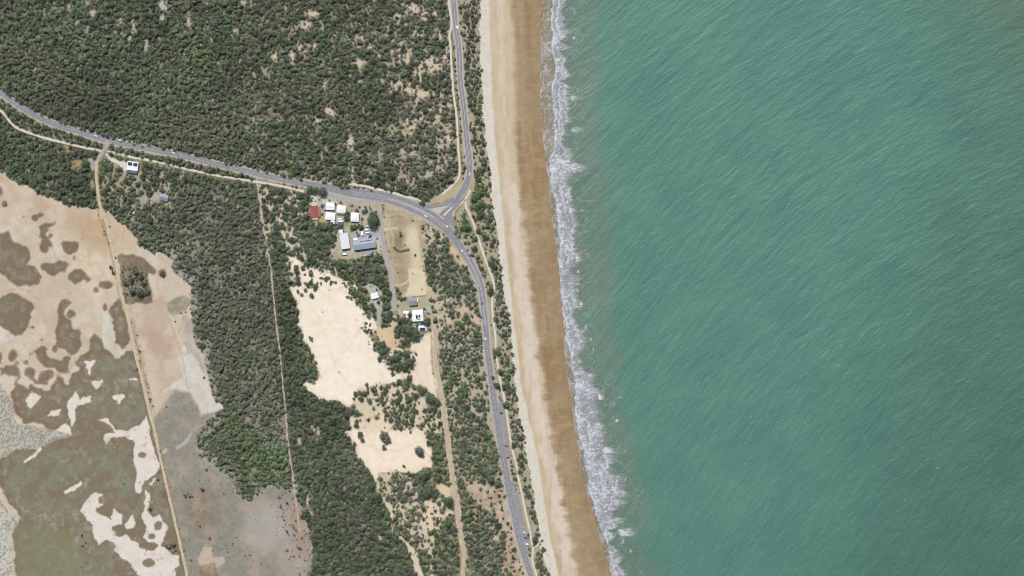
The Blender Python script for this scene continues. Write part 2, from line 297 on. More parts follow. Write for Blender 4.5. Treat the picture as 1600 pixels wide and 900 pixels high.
clear(c8([(875, 600), (900, 640), (960, 700), (1010, 740), (1025, 830), (1050, 900), (1060, 960), (1030, 960), (985, 850), (960, 740), (880, 650)]), A(214, 200, 174), .03)
clear(c8([(1040, 420), (1150, 415), (1210, 470), (1240, 500), (1170, 540), (1150, 600), (1110, 640), (1080, 620), (1030, 600), (1010, 540), (1050, 490)]), A(218, 200, 172), .12)
clear(c8([(1020, 720), (1080, 670), (1120, 600), (1110, 760), (1120, 900), (1125, 960), (1080, 960), (1075, 720)]), A(208, 192, 162), .3)
m17 = inside(c8([(1120, 560), (1250, 500), (1280, 620), (1290, 960), (1120, 960), (1110, 700)]), 2, 2)
pt(m17, .93); ptint(m17, DEEP, .5); clear(c8([(1100, 300), (1160, 320), (1230, 340), (1240, 420), (1150, 400), (1130, 350)]), A(212, 196, 168), .05)
for pth in ([(478, 470), (500, 500), (520, 560), (545, 600), (575, 610)], [(575, 480), (560, 520), (530, 560), (500, 590)], [(600, 520), (612, 545), (640, 560), (660, 600), (672, 640)], [(552, 690), (590, 700), (620, 705), (655, 690)], [(565, 655), (580, 690), (600, 720)], [(655, 520), (664, 560), (668, 610)]):
    d = dist_to(crm(pth, 4)) + .5 * n1; pc(soft((np.abs(d - 1.6) < .55), 1), A(214, 196, 168), .55)
for k in range(9):
    cx, cy = 478 + 17 * k, 470 + 13 * k + 30 * math.sin(k * 2.1); pc(ell(cx, cy, 16, 20) * sst(-.3, .6, fbm(X, Y, 11, 4, 300 + k)), A(230, 210, 182), .5)
# --- houses, yards, field
YD = clear(v1([(130, 90), (240, 100), (400, 150), (720, 210), (880, 250), (900, 520), (960, 700), (970, 780), (760, 850), (560, 860), (380, 850), (350, 720), (420, 560), (420, 440), (120, 430), (100, 300)]), A(186, 178, 158), 0, 1, 1); pc(soft(YD & (fbm(X, Y, 7, 4, 57) > .1), 1), A(160, 150, 122), .6); pt(YD & (fbm(X, Y, 6, 2, 58) > .75), .5)
pc(ell(*v1([(200, 410)])[0], 14, 4), A(176, 150, 118), .8)
pc(ell(*v1([(540, 430)])[0], 8, 9), A(125, 132, 98), .7); pc(ell(*v1([(620, 250)])[0], 10, 6), A(160, 135, 105), .5)
pc(ell(*v1([(820, 220)])[0], 9, 5), A(190, 165, 135), .8)
pc(inside(v1([(250, 160), (420, 190), (420, 240), (260, 240)]), .5, .3), A(198, 196, 190))
pc(inside(v1([(130, 110), (190, 100), (190, 230), (135, 240)]), .5, .3), A(205, 200, 188))
pc(inside(v1([(880, 620), (930, 600), (960, 760), (890, 760)]), .5, .5), A(196, 188, 170))
FD = clear(v2([(60, 90), (160, 80), (380, 130), (520, 200), (660, 330), (620, 520), (560, 600), (560, 900), (600, 1020), (800, 1020), (700, 1180), (300, 1180), (200, 1000), (120, 640), (75, 380)]), A(188, 172, 148), .02, 1, 1)
pc(soft(FD & (mid > .1), 2), A(170, 158, 130), .6); pc(soft(FD & (fine > .25), 1), A(152, 140, 112), .4); pc(soft(FD & (gap > .35), 1), A(200, 190, 162), .5)
def tint(f, x, y, rx, ry, col, a, p=1.0):
    (u, v), = f([(x, y)]); pc(ell(u, v, rx, ry, p), col, a)
tint(v2, 250, 520, 12, 18, A(128, 124, 94), .8, 2); tint(v2, 300, 280, 13, 8, A(160, 138, 108), .6)
tint(v2, 260, 740, 14, 16, A(158, 138, 108), .6); tint(v2, 540, 430, 6, 22, A(172, 138, 98), .7); tint(v2, 590, 430, 5, 14, A(205, 185, 150), .7)
tint(v3, 500, 100, 12, 16, A(158, 140, 110), .6); tint(v3, 480, 260, 9, 8, A(160, 142, 110), .6)
pc(soft(inside(v2([(350, 330), (470, 300), (500, 500), (520, 700), (545, 900), (380, 900), (400, 700), (330, 560), (330, 420)]), 3, 2), 5), A(218, 204, 172), .85)
pc(soft(inside(v3([(540, 320), (600, 180), (590, 60), (580, 0), (770, 0), (795, 200), (790, 310), (620, 330)]), 1.5, 1), 2), A(220, 206, 174), .9)
for pth in (v3([(420, 190), (500, 190), (560, 160), (600, 120)]), v2([(70, 370), (150, 355), (230, 350)]), v2([(430, 780), (540, 760)])):
    pc(soft(dist_to(pth) < 1.3, 1), A(214, 200, 168), .9)
pc(soft(dist_to(v2([(155, 240), (190, 210), (240, 205), (300, 220)])) < .9, 1), A(135, 130, 100), .8)
pc(soft(dist_to(v2([(145, 240), (150, 360), (180, 440), (185, 550), (240, 610), (370, 600)])) < 1.0, 1), A(200, 192, 168), .9)
# right of the field: scrub
SB = inside(v2([(500, 210), (660, 330), (760, 420), (880, 560), (1000, 640), (1120, 850), (1200, 1150), (800, 1180), (600, 1020), (560, 900), (545, 600), (520, 380)]), 1.5, 1.5)
pc(SB, A(172, 162, 138)); pt(SB, .93); ptint(SB, DEEP, .35)
m = SB & (Y < 385); pt(m, .3); pc(soft(m & (gap > 0), 1), A(206, 192, 160), .7); pt(inside(v2([(540, 380), (700, 380), (640, 560), (560, 620)]), 2, 2), .45)
clear(v2([(820, 570), (900, 560), (960, 640), (1040, 770), (1080, 880), (1000, 850), (920, 720)]), A(206, 184, 152), .2, 1, 1)
spots([(1000, 160, 22, 60), (1290, 340, 60, 24), (960, 410, 40, 30), (900, 330, 50, 20)], c6, A(204, 184, 156), .1)
# scrubland between the field and the coast road, lower
LO = inside(c6([(1080, 100), (1330, 30), (1400, 200), (1420, 350), (1445, 500), (1480, 680), (1500, 900), (1215, 900), (1160, 500), (1110, 250)]), 1.5, 1.5)
pc(LO, A(180, 168, 146)); pt(LO, .9); ptint(LO, DEEP, .4)
m = LO & (Y < 515); pt(m, .42); pc(soft(m & (gap > 0), 1), A(208, 188, 162), .7)
pt(LO & (gap > .35), .2); pt(LO & (X > 752) & (Y < 560), .35)
LO2 = inside(c8([(1215, -10), (1500, -10), (1530, 150), (1580, 420), (1640, 640), (1730, 960), (1310, 960), (1300, 700), (1270, 450)]), 1, 1.5)
pc(LO2, A(172, 158, 136)); pt(LO2, .93)
rb = inside(c8([(1300, 310), (1400, 290), (1550, 330), (1590, 450), (1640, 640), (1700, 900), (1560, 900), (1560, 640), (1500, 520), (1400, 480), (1360, 400)]), 3, 2)
pc(soft(rb, 2), A(170, 150, 126), .85); pc(soft(rb & (fine > .1), 1), A(198, 182, 158), .5); pc(soft(rb & (gap > .2), 1), A(206, 192, 168), .5); pt(rb, .16)
clear(c8([(1460, 660), (1540, 640), (1520, 690)]), A(196, 176, 150), .1); tint(c8, 1560, 790, 14, 12, A(165, 138, 112), .6); pt(ell(*c8([(1570, 820)])[0], 14, 8) > .5, .15)
# coastal strip
XEw = XE(gy)[:, None] + 3 * n1 + 2 * m1
EC = (X < XEw + 2) & (X > 725) & (Y < 330) | (X < XEw + 2) & inside([(728, 312), (770, 300), (900, 300), (980, 1100), (860, 1100), (835, 905), (822, 865), (815, 840), (808, 800), (796, 740), (785, 675), (776, 625), (766, 545), (760, 500), (756, 450), (740, 405), (715, 360), (712, 335)], 0, 0)
EC |= (X < XEw + 2) & inside([(710, -120), (800, -120), (800, 340), (738, 320), (738, 250), (732, 190), (724, 110), (717, 40)], 0, 0)
pc(EC, A(164, 156, 132)); pc(soft(EC & (fine > .15), 1), A(190, 174, 142), .5); pt(EC, .5)
ptint(EC, DUNE, .9, .95)
strip = EC & (X > XEw - 26); pt(strip, .72)
pt(EC & (Y > 240) & (Y < 300) & (X < 748), .05); pt(EC & (X < XEw - 34), .22)
pt(EC & (gap > .25), .2); pt(EC & (X > XEw - 6), .4)
pt(inside(v4([(900, 380), (1010, 360), (1020, 560), (1020, 780), (900, 780), (890, 560)]), 1, 1), .95); pt(inside(v4([(900, 170), (1040, 150), (1040, 300), (900, 370)]), 1, 1), .9)
ptint(inside(v4([(890, 360), (1010, 360), (1020, 900), (890, 900)]), 1, 1), BRIGHT, .45)
pt(inside(c2([(1290, 420), (1400, 420), (1410, 700), (1330, 700)]), 1, 1), .95); ptint(inside(c2([(1290, 420), (1400, 420), (1410, 700), (1330, 700)]), 1, 1), BRIGHT, .4)
pt(inside([(770, 415), (785, 410), (795, 470), (806, 560), (812, 600), (800, 600), (788, 540), (778, 470)], 1, 1), .85)
# other named clumps
for pts, v, tn in ((c4([(240, 610), (300, 500), (450, 495), (505, 560), (490, 640), (430, 720), (370, 700), (300, 660)]), 1.0, DEEP),
                   (c4([(50, 590), (140, 560), (190, 640), (200, 760), (100, 740), (60, 690)]), 1.0, DEEP),
                   (c4([(490, 735), (620, 720), (740, 670), (800, 690), (825, 800), (830, 900), (700, 890), (640, 890), (560, 850), (500, 800)]), .95, DEEP),
                   (c6([(780, -10), (845, -10), (850, 80), (855, 200), (830, 240), (785, 240), (790, 100)]), 1.0, DEEP),
                   (c6([(570, -10), (690, -10), (700, 90), (760, 130), (765, 200), (700, 150), (650, 110), (610, 50)]), .95, DEEP),
                   (c6([(830, 420), (900, 375), (960, 390), (990, 440), (985, 510), (920, 530), (860, 510), (820, 460)]), 1.0, DEEP),
                   (c6([(870, 180), (920, 190), (970, 240), (1030, 270), (1020, 320), (960, 330), (880, 300), (865, 240)]), .98, DEEP)):
    m = inside(pts, 1.5, 1); pt(m, v); ptint(m, tn, .8, 1.15)
clear(v3([(60, 180), (130, 170), (220, 220), (250, 260), (290, 300), (285, 400), (250, 440), (255, 560), (265, 680), (230, 690), (235, 560), (200, 440), (110, 400), (90, 380), (150, 360), (120, 280)]), A(186, 182, 168), .04, .8, .6)
m = inside(c6([(620, 200), (700, 195), (750, 280), (750, 340), (715, 320), (690, 260), (640, 240)]), 2, 1.5); pt(m, .45); ptint(m, OLIVE, .6)
HM = clear(v3([(440, 350), (540, 330), (690, 320), (800, 310), (850, 400), (870, 500), (870, 700), (800, 780), (700, 760), (640, 660), (500, 560), (440, 480)]), A(176, 168, 138), .0, .8, .6)
pc(ell(*v3([(570, 390)])[0], 6, 5), A(150, 150, 120), .7)
# --- salt flats, south-west
FT = inside([(-150, 225), (-60, 245), (0, 267), (20, 280), (42, 292), (57, 302), (85, 312), (112, 320), (150, 326), (170, 330), (180, 340), (187, 350), (200, 355), (210, 367), (215, 382), (235, 395), (260, 395), (270, 405), (272, 422), (287, 437), (300, 450), (297, 475), (300, 512), (307, 537), (320, 557), (322, 582), (330, 605), (337, 625), (346, 637), (337, 647), (305, 675), (304, 695), (312, 712), (332, 727), (355, 742), (367, 760), (380, 777), (390, 785), (397, 775), (425, 757), (455, 762), (470, 787), (482, 825), (487, 850), (485, 910), (480, 1050), (-150, 1050)], 2, 2)
pt(FT, 0.0); RS[FT] = .5
bd = np.clip(big * .5 + .5, 0, 1)[..., None]
C[FT] = (np.array(A(198, 183, 160)) * bd + np.array(A(208, 195, 176)) * (1 - bd))[FT]
def fp(mask, col, a=1.0, s=1): pc(soft(mask & FT if mask.dtype == bool else mask * FT, s), col, a)
fp(inside([(-60, 255), (0, 270), (60, 306), (110, 324), (150, 332), (170, 345), (178, 400), (160, 400), (110, 360), (60, 340), (0, 320), (-60, 300)], 4, 2), A(190, 165, 134), .75, 9)
fp(inside([(135, 335), (165, 335), (175, 385), (168, 405), (150, 390), (130, 360)], 4, 2), A(196, 162, 126), .5, 9)
fp(inside([(172, 335), (190, 352), (212, 380), (220, 395), (190, 395), (178, 372)], 3, 2), A(204, 180, 148), .7, 6)
fp(inside([(110, 380), (165, 400), (172, 440), (165, 470), (130, 460)], 4, 2), A(212, 194, 160), .7, 8)
fp(inside([(0, 450), (60, 440), (110, 450), (90, 520), (40, 540), (-60, 540), (-60, 450)], 4, 2), A(198, 180, 156), .5, 8)
fp(inside([(215, 455), (260, 450), (278, 540), (285, 590), (255, 620), (235, 560)], 4, 2), A(192, 172, 150), .85, 6)
fp(inside(c5([(860, 250), (950, 250), (1050, 330), (1080, 450), (950, 420)]), 3, 3), A(180, 155, 134), .6, 4)
fp(inside(c5([(1130, 180), (1200, 200), (1240, 350), (1280, 500), (1250, 560), (1180, 420)]), 3, 2), A(165, 158, 146), .85, 3)
SPK = fbm(X, Y, 2.4, 2, 31)
SALT = A(212, 206, 198)
fp(inside(c5([(1150, 335), (1210, 390), (1280, 570), (1350, 700), (1390, 760), (1290, 810), (1240, 755), (1180, 640), (1090, 635), (1010, 665), (1080, 590), (1150, 560), (1130, 440)]), 2, 1.5), SALT, .95, 2)
# grey flats south-east of the track
G1 = inside(c5([(985, 770), (1100, 635), (1170, 645), (1235, 735), (1250, 800), (1380, 770), (1440, 1000), (1900, 1150), (2000, 1500), (2000, 2200), (1200, 2200), (950, 860)]), 1.5, 1)
fp(G1, A(144, 141, 128), 1, 3)
fp(soft(G1, 1) * sst(-.2, .8, mid), A(156, 149, 140), .5, 0); fp(G1 & (SPK > .45), A(128, 120, 104), .6, 0)
fp(inside([(295, 770), (330, 765), (345, 800), (330, 850), (305, 840), (290, 800)], 5, 3), A(135, 118, 100), .6, 6)
fp(inside([(400, 770), (470, 790), (485, 860), (480, 910), (440, 900), (420, 840)], 5, 3), A(168, 156, 144), .7, 5)
fp(inside([(385, 800), (430, 790), (450, 830), (430, 860), (380, 850)], 5, 3), A(172, 168, 160), .7, 6)
fp(inside([(455, 770), (475, 800), (480, 870), (468, 880), (462, 820)], 3, 3), A(164, 142, 122), .7, 2)
fp(inside(c7([(1230, 800), (1280, 720), (1330, 720), (1320, 780), (1400, 770), (1400, 820), (1330, 860), (1340, 900), (1250, 860)]), 2, 1.5), A(198, 178, 158), .9, 1)
fp(inside(c7([(1240, 830), (1350, 820), (1360, 900), (1240, 900)]), 2, 1.5), A(130, 108, 90), .7, 1)
fp(inside(c7([(1095, 100), (1160, 50), (1190, 0), (1200, 0), (1180, 60), (1110, 115)]), 1, 1), A(180, 176, 168), .9, 1)
fp(inside(c7([(1010, 120), (1050, 105), (1045, 130), (1015, 140)]), 1, 1), A(200, 185, 155), 1, 1)
fp(inside(c5([(1040, 90), (1140, 50), (1200, 90), (1160, 150), (1080, 170), (1050, 140)]), 1.5, 1.5), A(142, 140, 122), .95)
fp(inside(c5([(1150, 330), (1190, 340), (1220, 400), (1180, 410)]), 1.5, 1.5), A(150, 148, 138), .9)
# marsh
MB, MG, MR = A(130, 117, 96), A(134, 133, 112), A(138, 116, 98)
marsh = np.zeros((NY, NX), bool)
def mp(f, pts, r=1.6): marsh[:] |= inside(f(pts) if f else pts, r + .8, 2.3)
mp(c3, [(-200, 500), (0, 545), (40, 535), (90, 600), (180, 650), (185, 700), (150, 755), (200, 760), (255, 840), (250, 870), (190, 890), (110, 890), (60, 850), (0, 800), (-200, 780)])
mp(c3, [(250, 510), (350, 480), (350, 510), (300, 530), (290, 570), (330, 620), (350, 650), (310, 640), (310, 670), (280, 685), (240, 660), (250, 630), (270, 620), (250, 560)], 1)
mp(c3, [(385, 620), (430, 605), (490, 610), (500, 640), (470, 680), (420, 690), (395, 670)], 1)
mp(c3, [(245, 750), (290, 735), (345, 750), (360, 725), (410, 725), (430, 760), (400, 800), (340, 825), (290, 810), (250, 785)], 1)
mp(c3, [(420, 810), (470, 780), (520, 790), (550, 830), (580, 850), (560, 870), (510, 850), (470, 880), (430, 860)], 1)
for q in ((20, 370, 22, 20), (0, 290, 20, 30), (220, 460, 22, 20), (250, 440, 16, 14), (320, 575, 16, 14), (660, 885, 40, 25), (462, 708, 14, 14), (150, 460, 12, 9), (1015, 810, 30, 28), (950, 800, 20, 18)):
    (u, v), = c3([q[:2]]); marsh |= ell(u, v, q[2] / 4, q[3] / 4, 2) > .4
mp(c5, [(-200, 40), (-60, 90), (0, 60), (50, 25), (110, 30), (170, 70), (210, 110), (200, 170), (170, 250), (130, 295), (90, 305), (50, 270), (0, 240), (-200, 200)])
mp(c5, [(350, 120), (370, 80), (410, 65), (440, 90), (430, 110), (400, 130), (400, 170), (430, 200), (460, 260), (490, 235), (510, 300), (500, 390), (450, 420), (420, 380), (360, 370), (345, 300), (350, 200)])
for q in ((442, 162, 32, 28), (605, 15, 22, 18), (655, 120, 16, 30), (265, 380, 24, 16), (338, 380, 18, 22), (418, 440, 30, 24), (80, 425, 30, 40), (115, 475, 14, 12), (155, 472, 16, 16), (265, 330, 10, 8), (200, 240, 20, 10), (0, 440, 14, 40)):
    (u, v), = c5([q[:2]]); marsh |= ell(u, v, q[2] / 4, q[3] / 4, 2) > .4
mp(c5, [(175, 430), (230, 378), (280, 400), (300, 430), (370, 450), (440, 470), (440, 530), (380, 540), (320, 490), (260, 470), (210, 410), (185, 440)])
mp(c5, [(150, 510), (220, 510), (210, 560), (240, 590), (250, 520), (320, 510), (330, 550), (290, 600), (230, 600), (180, 580), (150, 545)])
mp(c5, [(480, 440), (560, 390), (565, 330), (600, 270), (640, 330), (650, 380), (690, 400), (720, 445), (760, 435), (790, 395), (840, 400), (870, 500), (890, 600), (935, 780), (990, 1000), (1060, 1300), (1180, 1800), (1230, 2100), (330, 2100), (310, 1800), (310, 1600), (300, 1450), (330, 1440), (480, 1440), (100, 1360), (40, 1240), (0, 1120), (20, 1020), (60, 1010), (160, 960), (250, 890), (300, 870), (270, 840), (150, 840), (80, 760), (60, 640), (100, 620), (110, 560), (30, 540), (0, 560), (10, 500), (60, 475), (120, 500), (130, 560), (110, 600), (170, 630), (190, 610), (240, 620), (300, 650), (330, 600), (350, 555), (390, 560), (400, 600), (430, 600), (440, 540), (500, 510), (480, 470)])
mp(c7, [(0, 350), (40, 420), (110, 500), (125, 550), (70, 600), (80, 700), (95, 900), (100, 1100), (700, 1100), (900, 920), (700, 700), (520, 500), (300, 300), (150, 100), (30, 150), (-20, 300)], 2)
mp(c7, [(1120, 830), (1160, 860), (1200, 1100), (1060, 1100), (1090, 870)], 1)
mp(c3, [(740, 690), (830, 700), (890, 710), (960, 770), (970, 820), (920, 790), (925, 860), (940, 900), (950, 960), (955, 1000), (870, 990), (790, 1000), (760, 900), (745, 800)], 1)
mp(c5, [(690, 130), (750, 50), (765, 100), (800, 220), (810, 340), (760, 380), (720, 350), (700, 240)], 1)
holes = np.zeros((NY, NX), bool)
def hp(f, pts, r=2.2): holes[:] |= inside(f(pts), r, .9)
hp(c5, [(610, 825), (680, 812), (700, 850), (730, 880), (790, 897), (830, 880), (880, 845), (910, 798), (930, 850), (945, 920), (990, 1090), (980, 1140), (920, 1200), (890, 1240), (870, 1290), (840, 1270), (850, 1160), (840, 1080), (830, 1020), (840, 960), (780, 925), (700, 930), (660, 975), (640, 940), (660, 910), (720, 895), (690, 860), (650, 835)])
hp(c7, [(500, 490), (540, 420), (600, 380), (635, 400), (645, 455), (600, 480), (640, 520), (690, 540), (710, 490), (760, 520), (765, 570), (700, 590), (760, 640), (800, 640), (850, 690), (900, 720), (930, 750), (965, 745), (1000, 700), (1050, 750), (1120, 780), (1125, 830), (1090, 860), (1085, 1050), (890, 1050), (870, 900), (800, 810), (710, 740), (720, 710), (660, 670), (620, 710), (580, 620), (580, 580), (540, 540)])
hp(c7, [(780, 580), (830, 510), (855, 560), (840, 600), (800, 600)]); hp(c7, [(880, 520), (910, 480), (950, 540), (990, 510), (1010, 560), (1050, 600), (1040, 640), (1000, 710), (940, 690), (900, 660), (920, 600)])
hp(c7, [(895, 440), (905, 360), (935, 380), (935, 450), (905, 490)]); hp(c7, [(930, 330), (950, 290), (965, 285), (945, 330)])
hp(c7, [(400, 370), (450, 340), (510, 308), (513, 330), (460, 368), (405, 385)], .5); hp(c7, [(140, 182), (200, 143), (250, 92), (262, 112), (215, 155), (150, 195)], .5); hp(c7, [(330, -10), (430, -10), (370, 42)])
hp(c5, [(420, 750), (430, 700), (470, 640), (490, 690), (560, 662), (555, 700), (485, 735), (468, 780), (475, 820), (455, 865), (430, 800)])
hp(c5, [(568, 588), (585, 578), (612, 584), (640, 574), (648, 586), (632, 604), (618, 624), (600, 632), (588, 618)], .8); hp(c5, [(700, 682), (715, 670), (745, 664), (770, 664), (782, 676), (770, 694), (755, 706), (746, 724), (738, 722), (736, 704), (712, 698)], .7)
hp(c5, [(298, 800), (320, 762), (382, 757), (372, 792)], .8); hp(c5, [(520, 462), (532, 454), (560, 460), (592, 448), (600, 456), (582, 476), (570, 500), (572, 530), (562, 548), (550, 536), (548, 514), (536, 500), (540, 480)], .8)
hp(c5, [(330, 900), (370, 865), (410, 838), (442, 868), (440, 920)], 1); hp(c5, [(160, 700), (200, 650), (260, 680), (240, 710), (190, 755), (170, 740)], 1)
hp(c5, [(800, 570), (860, 560), (860, 580)], .5)
fp(sst(.32, .72, soft(marsh, 3) + .12 * fine + .08 * m1) * 1.0, MB, 1, 1)
gz_ = soft(inside([(150, 560), (225, 560), (240, 680), (190, 680), (150, 640)], 4, 2), 8) + soft(inside([(40, 700), (200, 700), (215, 760), (150, 790), (60, 780)], 4, 2), 10) + soft(inside([(20, 780), (125, 790), (130, 1000), (20, 1000)], 4, 2), 8) + soft(inside([(80, 600), (125, 600), (130, 650), (90, 660)], 4, 2), 8)
fp(marsh * np.clip(gz_, 0, 1) * sst(-.6, .5, mid), MG, .9, 1); fp(marsh * sst(-.2, .7, fbm(X, Y, 34, 4, 41)) * (1 - .6 * np.clip(gz_, 0, 1)), MR, .6, 1)
fp(marsh & (fbm(X, Y, 9, 4, 43) > .2), A(146, 144, 128), .45, 1); fp(marsh & (fine > .3), A(118, 108, 88), .4, 0)
fp(marsh * sst(.1, .8, fbm(X, Y, 16, 5, 44, .7)), A(120, 122, 100), .5, 1); fp(marsh & (fbm(X, Y, 7, 3, 45) > .5) & (fbm(X, Y, 60, 2, 46) > 0), A(172, 166, 150), .4, 1)
fp(marsh * sst(.1, .7, fbm(X, Y, 28, 4, 47)) * (Y > 560), A(134, 136, 116), .5, 1); fp(soft(marsh & ~soft(marsh, 6).__gt__(.93), 1) * 1.0, A(126, 100, 82), .4, 0)
fp(inside([(20, 820), (110, 830), (130, 900), (130, 1000), (25, 1000)], 3, 2) & marsh, A(132, 130, 98), .6, 4)
fp(inside([(160, 470), (185, 520), (200, 560), (180, 560), (160, 540)], 1, 1) & ~marsh, A(206, 205, 192), .9, 1)
fp(holes, A(222, 212, 200), 1, 1)
fp(holes & (fine > .72) & (mid > 0), A(160, 142, 122), .6, 0); fp(holes * sst(0, .9, mid), A(208, 196, 180), .6, 1); fp(soft(holes, 3) * ~holes * marsh, A(140, 116, 96), .6, 0); 
for q in ((890, 145, 26, 22), (630, 430, 16, 22), (660, 500, 50, 26), (740, 600, 50, 26), (745, 635, 34, 16), (830, 640, 20, 40), (880, 610, 34, 44), (955, 650, 26, 20), (985, 585, 24, 30), (915, 715, 52, 24), (930, 815, 36, 26)):
    (u, v), = c7([q[:2]]); fp(ell(u, v, q[2] / 4, q[3] / 4, 2) > .4, MB, .95, 1)
gs = inside([(-150, 610), (0, 600), (15, 620), (25, 660), (60, 665), (110, 680), (60, 700), (25, 700), (12, 712), (-150, 730)], 2, 2)
fp(gs, A(184, 180, 168), .95, 1); fp(gs & (SPK > .05), A(138, 132, 116), .7, 0)
gs = inside([(-150, 760), (-10, 765), (12, 800), (30, 812), (18, 830), (20, 900), (22, 1000), (-150, 1000)], 2, 2)
fp(gs, A(196, 194, 184), .95, 1); fp(gs & (SPK > .2), A(140, 135, 118), .7, 0)
fp(inside(c5([(-100, 240), (0, 240), (50, 275), (85, 310), (30, 340), (-100, 350)]), 1.5, 1), A(215, 210, 200), .9, 1)
fp(FT & ~marsh & (SPK > .85), A(160, 140, 116), .3, 0); fp((FT & ~marsh & ~holes) * sst(-.2, .9, fbm(X, Y, 18, 5, 48, .65)), A(190, 172, 148), .4, 1)
bumps = (fbm(X, Y, 30, 3, 61) > .25)
fp(~marsh & bumps & FT & (Y < 600), A(222, 208, 190), .35, 3)
pt(inside(c3([(760, 760), (850, 750), (915, 800), (925, 900), (950, 980), (850, 980), (780, 960), (760, 860)]), 1, 1), .95)
pt(inside(c7([(1010, 690), (1080, 680), (1130, 760), (1040, 745)]), 1, 1), .6)
sgf = inside([(403, 765), (455, 762), (470, 787), (482, 825), (487, 850), (485, 950), (460, 900), (440, 820)], 3, 2); pt(sgf, .22)
for pth in ([(160, 345), (176, 400), (186, 450), (198, 500), (212, 545)], [(205, 500), (222, 570), (236, 640)], [(258, 740), (272, 800), (288, 870)]):
    d = dist_to(pth) + m1 * 1.5; fp(d < 3.0, A(160, 128, 92), .55, 1)
for pth in ([(95, 430), (112, 405), (125, 380), (130, 360)], [(0, 456), (20, 452), (45, 455), (60, 470)], [(262, 495), (272, 520), (285, 560), (292, 600), (305, 640)], [(290, 460), (288, 490), (280, 520)], [(365, 770), (380, 810), (400, 850), (420, 900)], [(300, 690), (280, 720), (270, 760)], [(30, 560), (60, 580), (95, 585), (120, 565)], [(200, 330), (190, 420), (225, 560), (250, 700)]):
    d = dist_to(crm(pth, 5)) + 1.2 * m1; fp(d < 1.0, A(168, 148, 122), .5, 1)
fp((FT & ~marsh) * sst(.35, .6, 1 - np.abs(fbm(X, Y, 38, 3, 49)) * 3.2) * (Y < 560), A(188, 168, 142), .35, 1)
# small shrubs on the flats
pt(inside(c7([(1150, 380), (1210, 380), (1210, 420), (1150, 420)]), 0, 0), .5)
dt = dist_to(long_track); m = FT & (dt > 4) & (dt < 9) & (fine > .5); pt(m, .7); m = FT & (dt > 4) & (dt < 9) & (X > 205) & (Y > 500) & (Y < 640) & (X > 205 + (Y - 500) * .2) & (fine > -.2); pt(m, .9)
m = G1 & FT & (X > 300) & (fbm(X, Y, 4, 2, 6) > .75); pt(m, .7)

# clear the wheel ways
ALLW = [(west_road, 0), (north_road, 0), (slip_road, 0), (side_street, 0), (service_road, 0)]
flat = np.full((NY, NX), 99.0)
def keep(pl, d):
    dd = dist_to(crm(pl, 3)); pt(dd < d, 0); np.minimum(flat, dd, out=flat); return dd
dw = keep(west_road[:20], 5.6); keep(west_road[19:], 7.5); keep(north_road, 6.5); keep(slip_road, 6); keep(side_street, 5.5); keep(service_road, 5)
pt(inside([(655, 314), (690, 316), (715, 300), (728, 308), (708, 330), (706, 350), (700, 370), (680, 350), (655, 335)], 0, 0), 0); keep(link_road, 5); keep(west_path, 3.4); keep(mid_path, 2.7); keep(north_path, 3.6); keep(verge_path, 3); keep(east_path, 3.6); keep(corner_path, 4); keep(beach_path, 3); keep(beach_access, 2.5)
keep(long_track, 4); keep(thin_track, 1.9); df = keep(fire_track, 5.2); pc(soft((df > 4) & (df < 8) & (fine > -.3), 1), A(186, 168, 140), .7); pc(soft((df > 4.5) & (df < 6.5) & (mid > 0), 1), A(140, 122, 98), .6); keep(dune_drive, 4.5)
pt(inside(v5([(255, 350), (310, 350), (400, 420), (480, 440), (600, 420), (610, 560), (470, 540), (390, 480), (250, 400)]), 0, 0), 0)
pt(inside([(764, 625), (788, 628), (797, 700), (792, 727), (808, 757), (817, 800), (828, 855), (824, 872), (810, 850), (785, 740), (768, 660)], 0, 0), 0)
pt(inside([(586, 300), (660, 316), (690, 335), (712, 360), (690, 365), (650, 335), (600, 322)], 0, 0), 0)
dshore = X - XE(gy)[:, None] - (3 * n1 + 1.5 * m1); TREE[dshore > 0] *= 0.0

# beach colours, painted over the same grid
xe, xd, xp, xw, xs = [f(gy)[:, None] for f in (XE, XD, XP, XW, XS)]
Bc = np.zeros_like(C); Bc[:] = A(216, 210, 194)
def bmix(m, col): Bc[:] = Bc * (1 - m[..., None]) + np.array(col) * m[..., None]
nn = fbm(X * 1.0, Y * .35, 6, 4, 71); nl = fbm(X * 1.5, Y * .25, 20, 4, 72); rag = fbm(X, Y, 16, 4, 73)
bmix(sst(.2, .9, fine), A(202, 194, 176)); bmix(sst(-.5, .8, rag) * .4, A(214, 208, 196))
t1 = sst(-2, 1.5, X - xd + rag * 1.2)
bmix(t1, A(202, 184, 154))
bmix(t1 * sst(0, .7, nl) * .5, A(192, 168, 134))
hs = sst(250, 330, Y)
wd = 7 + 7 * hs
bmix(sst(1.1, .3, np.abs(X - xp - 2 * rag) / wd + .5 * nn) * (.5 + .4 * hs) * t1, A(216, 200, 184))
jag = 5 * fbm(X * .3, Y, 9, 4, 75) * (.4 + hs) + 2.5 * rag
t2 = sst(-9, 6, X - xw + jag)
bmix(t2, A(160, 140, 109))
bmix(t2 * sst(-.1, .7, nl), A(150, 125, 90)); bmix(sst(.3, .8, fbm(X * 2.2, Y * .18, 16, 3, 78)) * t1 * .25, A(172, 150, 120)); bmix(t1 * sst(.2, .9, fbm(X, Y, 4, 3, 79)) * .2, A(178, 160, 132)); bmix(t2 * sst(.1, .8, fbm(X * .4, Y * 1.3, 5, 3, 76)) * .35, A(182, 158, 120))
bmix(sst(6, 0, np.abs(X - xw - 10 - 4 * nl)) * .35 * t2 * (1 - hs * .5), A(178, 155, 122))
bmix(t2 * sst(-22, -2, X - xs) * .45, A(150, 128, 96))
